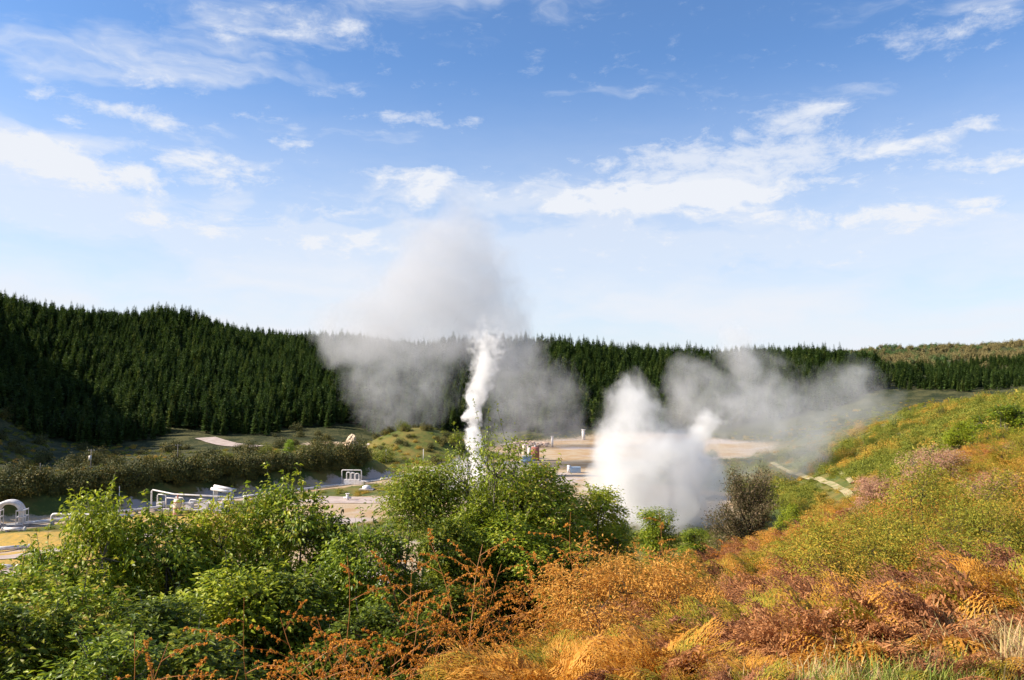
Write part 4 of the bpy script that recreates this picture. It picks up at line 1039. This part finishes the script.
# ------------------------------------------------------------------ steam
def steam(name, D, blobs, dens, label, nscale=.10, namp=1.0, gain=1.6, warp=3.0, thr=.15, aniso=.25, detail=5, depth=1.0, group=None, col_=(1,1,1)):
    S=[]
    for b_ in blobs:
        px,py,r=b_[:3]; d=D+(b_[3] if len(b_)>3 else 0); c=at(px,py,d); S.append((c,r/F*d, b_[4] if len(b_)>4 else 1.0))
    mb=MB()
    tmp=[]
    import bmesh
    bm=bmesh.new()
    for c,r,_ in S:
        bmesh.ops.create_icosphere(bm,subdivisions=3,radius=r*1.02,matrix=Matrix.Translation(c)@Matrix.Diagonal((1,depth,1,1)))
    me=bpy.data.meshes.new(name); bm.to_mesh(me); bm.free()
    o=bpy.data.objects.new(name,me); col.objects.link(o)
    rm=o.modifiers.new('r','REMESH'); rm.mode='VOXEL'; rm.voxel_size=min(r for _,r,_ in S)*.22
    dg=bpy.context.evaluated_depsgraph_get(); me2=bpy.data.meshes.new_from_object(o.evaluated_get(dg)); o.modifiers.clear(); o.data=me2; me2.name=name
    m,g,out=newmat(name+'_vapour')
    pos=g.n('ShaderNodeNewGeometry').outputs['Position']
    if warp:
        wn=g.noise(pos,nscale*.8,2,.5,out=1); P_=g.vm('ADD',pos,g.vm('SCALE',g.vm('SUBTRACT',wn,(.5,.5,.5)),warp*2))
    else: P_=pos
    acc=None
    for c,r,wt in S:
        q=g.vm('SUBTRACT',P_,tuple(c))
        if depth!=1: q=g.vm('MULTIPLY',q,(1,1/depth,1))
        l2=g.vm('DOT_PRODUCT',q,q,out=1)
        v=g.m('MULTIPLY_ADD',l2,-wt/(r*r),wt,clamp=True)
        acc=v if acc is None else g.m('MAXIMUM',acc,v) if False else g.m('ADD',acc,g.m('MULTIPLY',v,v))
        
    n_=g.noise(P_,nscale,detail,.66)
    d_=g.m('MULTIPLY_ADD',g.m('SUBTRACT',n_,.5),namp*2.2,g.m('SUBTRACT',g.m('MULTIPLY',g.m('MINIMUM',acc,1.0),gain),thr))
    d_=g.m('MULTIPLY',g.m('MAXIMUM',d_,0.0),g.m('MULTIPLY',g.m('MINIMUM',g.m('MULTIPLY',acc,5.0),1.0),dens))
    pv=g.n('ShaderNodeVolumePrincipled'); pv.inputs['Color'].default_value=(*col_,1); pv.inputs['Anisotropy'].default_value=aniso
    g.put(pv.inputs['Density'],d_); g.t.links.new(pv.outputs[0],out.inputs['Volume'])
    me2.materials.clear(); me2.materials.append(m)
    o.data.polygons.foreach_set('use_smooth',[True]*len(o.data.polygons))
    return tag(o,label,'steam',group)
WHITE=(.998,.998,.998); GREY=(.95,.95,.955)
steam('steam_column',232,[(480,500,13,0,1.8),(479,488,12,0,1.8),(478,474,11,0,1.7),(477,460,11,0,1.8),(475,446,12,0,1.7),(473,432,12,0,1.6),(473,416,13,0,1.4),(475,400,14,0,1.3),(480,386,16,0,1.0),(484,370,20,0,.75),(487,354,27,0,.52),(486,336,34,0,.40)],.62,'narrow dense white steam column rising left of centre',nscale=.42,namp=1.6,warp=2.6,thr=.26,gain=1.5,col_=WHITE)
steam('steam_cloud',262,[(482,335,50),(440,300,78),(432,262,72),(455,232,50),(400,318,74),(365,330,58),(340,338,36),(492,305,54),(475,275,62),(500,345,44)],.055,'broad shade grey steam cloud hanging above the tall white column',nscale=.085,namp=1.3,warp=9,thr=.22,gain=1.1,col_=(.76,.765,.785))  # grey vapour colour stands in for the shade of the backlit cloud
steam('steam_drift',335,[(395,398,56),(378,366,54),(348,342,44),(412,350,58),(440,376,46),(383,424,34),(330,335,28)],.015,'thin grey steam drifting left of the column in front of the pines',nscale=.08,namp=2.1,warp=11,thr=.42,gain=1.25,col_=GREY)
steam('steam_drift',340,[(508,350,50),(520,378,56),(548,400,52),(566,426,36),(515,408,50),(500,434,38)],.019,'thin grey steam drifting right of the column in front of the pines',nscale=.08,namp=2.1,warp=11,thr=.42,gain=1.25,col_=GREY)
steam('ground_steam',205,[(448,488,32),(480,488,32),(505,480,28),(430,500,22),(470,470,24)],.14,'low white steam around the foot of the tall column, behind the sapling',nscale=.2,namp=1.4,warp=4,thr=.25,gain=1.2,col_=WHITE)
steam('steam_billow',155,[(660,540,54),(655,505,72),(640,472,60),(690,478,46),(622,440,44),(628,412,38,0,.9),(700,505,56),(604,505,36),(705,535,42),(672,460,48),(640,392,30,0,.7)],.20,'big bright white steam billow just right of centre above the brow',nscale=.15,namp=1.7,warp=6,thr=.18,gain=1.15,col_=WHITE)
steam('steam_puff',190,[(690,470,26),(692,452,20),(699,438,18),(708,424,20,0,.8),(724,410,26,0,.5)],.45,'small dense white puff right of the big billow',nscale=.30,namp=1.4,warp=2.6,thr=.30,gain=1.4,col_=WHITE)
steam('steam_haze_bank',215,[(705,395,54),(700,440,56),(735,410,62),(775,388,54),(770,440,60),(812,425,62),(845,398,52),(858,370,38),(874,402,38),(815,470,46),(760,480,46),(690,480,44)],.042,'wide bank of grey steam drifting over the slope on the right',nscale=.09,namp=2.0,warp=11,thr=.42,gain=1.2,col_=GREY)
steam('steam_wisp',330,[(738,346,28),(746,366,30),(728,338,16),(738,330,14)],.05,'small grey steam wisp above the ridge line on the right',nscale=.11,namp=1.3,warp=5,thr=.2,gain=1.1,col_=GREY)
SKYTINT=(.91,1.15,1.41); CLOUD=(6.3,6.55,7.05); SKYS=.068; EXPO=1.0
# ------------------------------------------------------------------ camera, light, sky
cam=bpy.data.cameras.new('camera'); co=bpy.data.objects.new('camera',cam); col.objects.link(co)
cam.sensor_width=36; cam.lens=36*F/1024; cam.clip_end=20000; cam.clip_start=.1
co.location=(0,0,EYE); co.rotation_euler=(math.pi/2+PITCH,0,0)
scene.camera=co
SUN_AZ=R(-94); SUN_EL=R(34)
sv=Vector((math.sin(SUN_AZ)*math.cos(SUN_EL),math.cos(SUN_AZ)*math.cos(SUN_EL),math.sin(SUN_EL)))
sl=bpy.data.lights.new('sun','SUN'); so=bpy.data.objects.new('sun',sl); col.objects.link(so)
sl.energy=5.0; sl.angle=R(.5); sl.color=(1,.89,.74)
so.rotation_euler=sv.to_track_quat('Z','Y').to_euler()
w=bpy.data.worlds.new('World'); scene.world=w; w.use_nodes=True
t=w.node_tree; t.nodes.clear(); g=NG(t)
sky=g.n('ShaderNodeTexSky',sky_type='NISHITA'); sky.sun_disc=False; sky.sun_elevation=SUN_EL; sky.sun_rotation=SUN_AZ
sky.air_density=1.0; sky.dust_density=.6; sky.ozone_density=2.5; sky.altitude=300
dirn=g.n('ShaderNodeTexCoord').outputs['Generated']
sep=g.n('ShaderNodeSeparateXYZ'); g.put(sep.inputs[0],dirn); dx,dy,dz=sep.outputs
azn=g.m('ARCTAN2',dx,dy); eln=g.m('ARCSINE',dz)
# noise in a stretched cloud-layer space
comb=g.n('ShaderNodeCombineXYZ'); g.put(comb.inputs[0],azn); g.put(comb.inputs[1],g.m('MULTIPLY',eln,2.0)); comb.inputs[2].default_value=3.3
cv=comb.outputs[0]
wn=g.noise(cv,9,3,.5,out=1); cvw=g.vm('ADD',cv,g.vm('SCALE',g.vm('SUBTRACT',wn,(.5,.5,.5)),.05))
nA=g.noise(cvw,27,9,.68)      # puffs
comb2=g.n('ShaderNodeCombineXYZ'); g.put(comb2.inputs[0],g.m('ADD',azn,g.m('MULTIPLY',eln,.6))); g.put(comb2.inputs[1],g.m('MULTIPLY',eln,5.0)); comb2.inputs[2].default_value=7.1
nB=g.noise(g.vm('ADD',comb2.outputs[0],g.vm('SCALE',g.vm('SUBTRACT',wn,(.5,.5,.5)),.3)),3.2,7,.55)    # streaked veil
def blob(px,py,sx,sy,k):
    a=math.atan((px-512)/F); e=math.atan((380-py)/F*math.cos(a)); 
    u=g.m('DIVIDE',g.m('SUBTRACT',azn,a),sx/F); v=g.m('DIVIDE',g.m('SUBTRACT',eln,e),sy/F)
    q=g.m('ADD',g.m('MULTIPLY',u,u),g.m('MULTIPLY',v,v))
    return g.m('MULTIPLY',g.m('EXPONENT',g.m('MULTIPLY',q,-1)),k)
def total(lst):
    acc=None
    for b_ in lst:
        s_=blob(*b_); acc=s_ if acc is None else g.m('ADD',acc,s_)
    return acc
puff=total([(798,113,44,13,.48),(745,150,95,26,.50),(690,185,100,24,.52),(620,198,60,14,.4),(850,150,60,20,.34),(915,150,34,16,.36),(900,212,110,13,.4),(1000,158,50,14,.5),(985,118,24,8,.5),(970,24,60,14,.46),
 (105,104,42,9,.5),(160,120,24,7,.52),(288,140,26,8,.52),(10,140,36,14,.55),(75,165,75,14,.44),(188,158,40,12,.44),(410,116,42,9,.5),(440,172,75,13,.47),(300,22,70,13,.4),(155,78,34,9,.38),(420,195,22,20,.45),
 (370,240,20,12,.45),(225,30,25,5,.4),(345,18,14,5,.42),(325,90,14,6,.4),(355,88,10,5,.4),(475,118,12,6,.4),(560,205,20,6,.4),(30,88,14,8,.38),(60,118,16,6,.36),(240,172,60,14,.33),(130,178,60,10,.4),(595,160,30,8,.3),(660,155,40,10,.38),(760,190,70,16,.42),(830,105,20,6,.45),(150,215,30,10,.36),(215,230,20,14,.36),(310,240,30,10,.36),(330,210,50,9,.3),(260,115,30,7,.35),(560,207,30,5,.35)])
veil=total([(150,225,280,44,.30),(250,290,420,44,.42),(760,290,420,60,.40),(900,240,160,30,.25),(30,180,100,60,.16),(460,190,150,40,.16),(640,250,300,40,.30),(200,180,320,45,.16),(880,110,90,90,.10)])
pm=g.smooth(g.m('ADD',g.m('MULTIPLY_ADD',nA,1.5,-.25),g.m('MULTIPLY',puff,.9)),.56,1.28)
vm_=g.smooth(g.m('ADD',g.m('MULTIPLY_ADD',nB,2.3,-.62),veil),.46,1.16)
mask=g.m('ADD',g.m('MULTIPLY',pm,.80),g.m('MULTIPLY',vm_,.72),clamp=True)
# outside the mapped part of the sky: scattered cloud
hor=g.smooth(g.m('ABSOLUTE',eln),.40,.02)   # brighter thin haze close to the horizon
mask=g.m('MAXIMUM',mask,g.m('MULTIPLY',hor,g.m('MULTIPLY_ADD',nB,1.1,.38)))
base=g.vm('MULTIPLY',sky.outputs[0],SKYTINT)
cl=g.mix(mask,base,CLOUD)
bg=g.n('ShaderNodeBackground'); g.put(bg.inputs[0],cl); bg.inputs[1].default_value=SKYS
o_=g.n('ShaderNodeOutputWorld'); t.links.new(bg.outputs[0],o_.inputs[0])
scene.view_settings.view_transform='Standard'; scene.view_settings.look='None'; scene.view_settings.gamma=1; scene.view_settings.exposure=EXPO
scene.render.engine='CYCLES'
cy=scene.cycles; cy.use_denoising=True; cy.max_bounces=5; cy.diffuse_bounces=2; cy.glossy_bounces=2; cy.transmission_bounces=2; cy.transparent_max_bounces=8; cy.volume_bounces=3
cy.volume_step_rate=.75; cy.volume_max_steps=200; cy.use_adaptive_sampling=True; cy.adaptive_threshold=.02
cy.sample_clamp_indirect=6
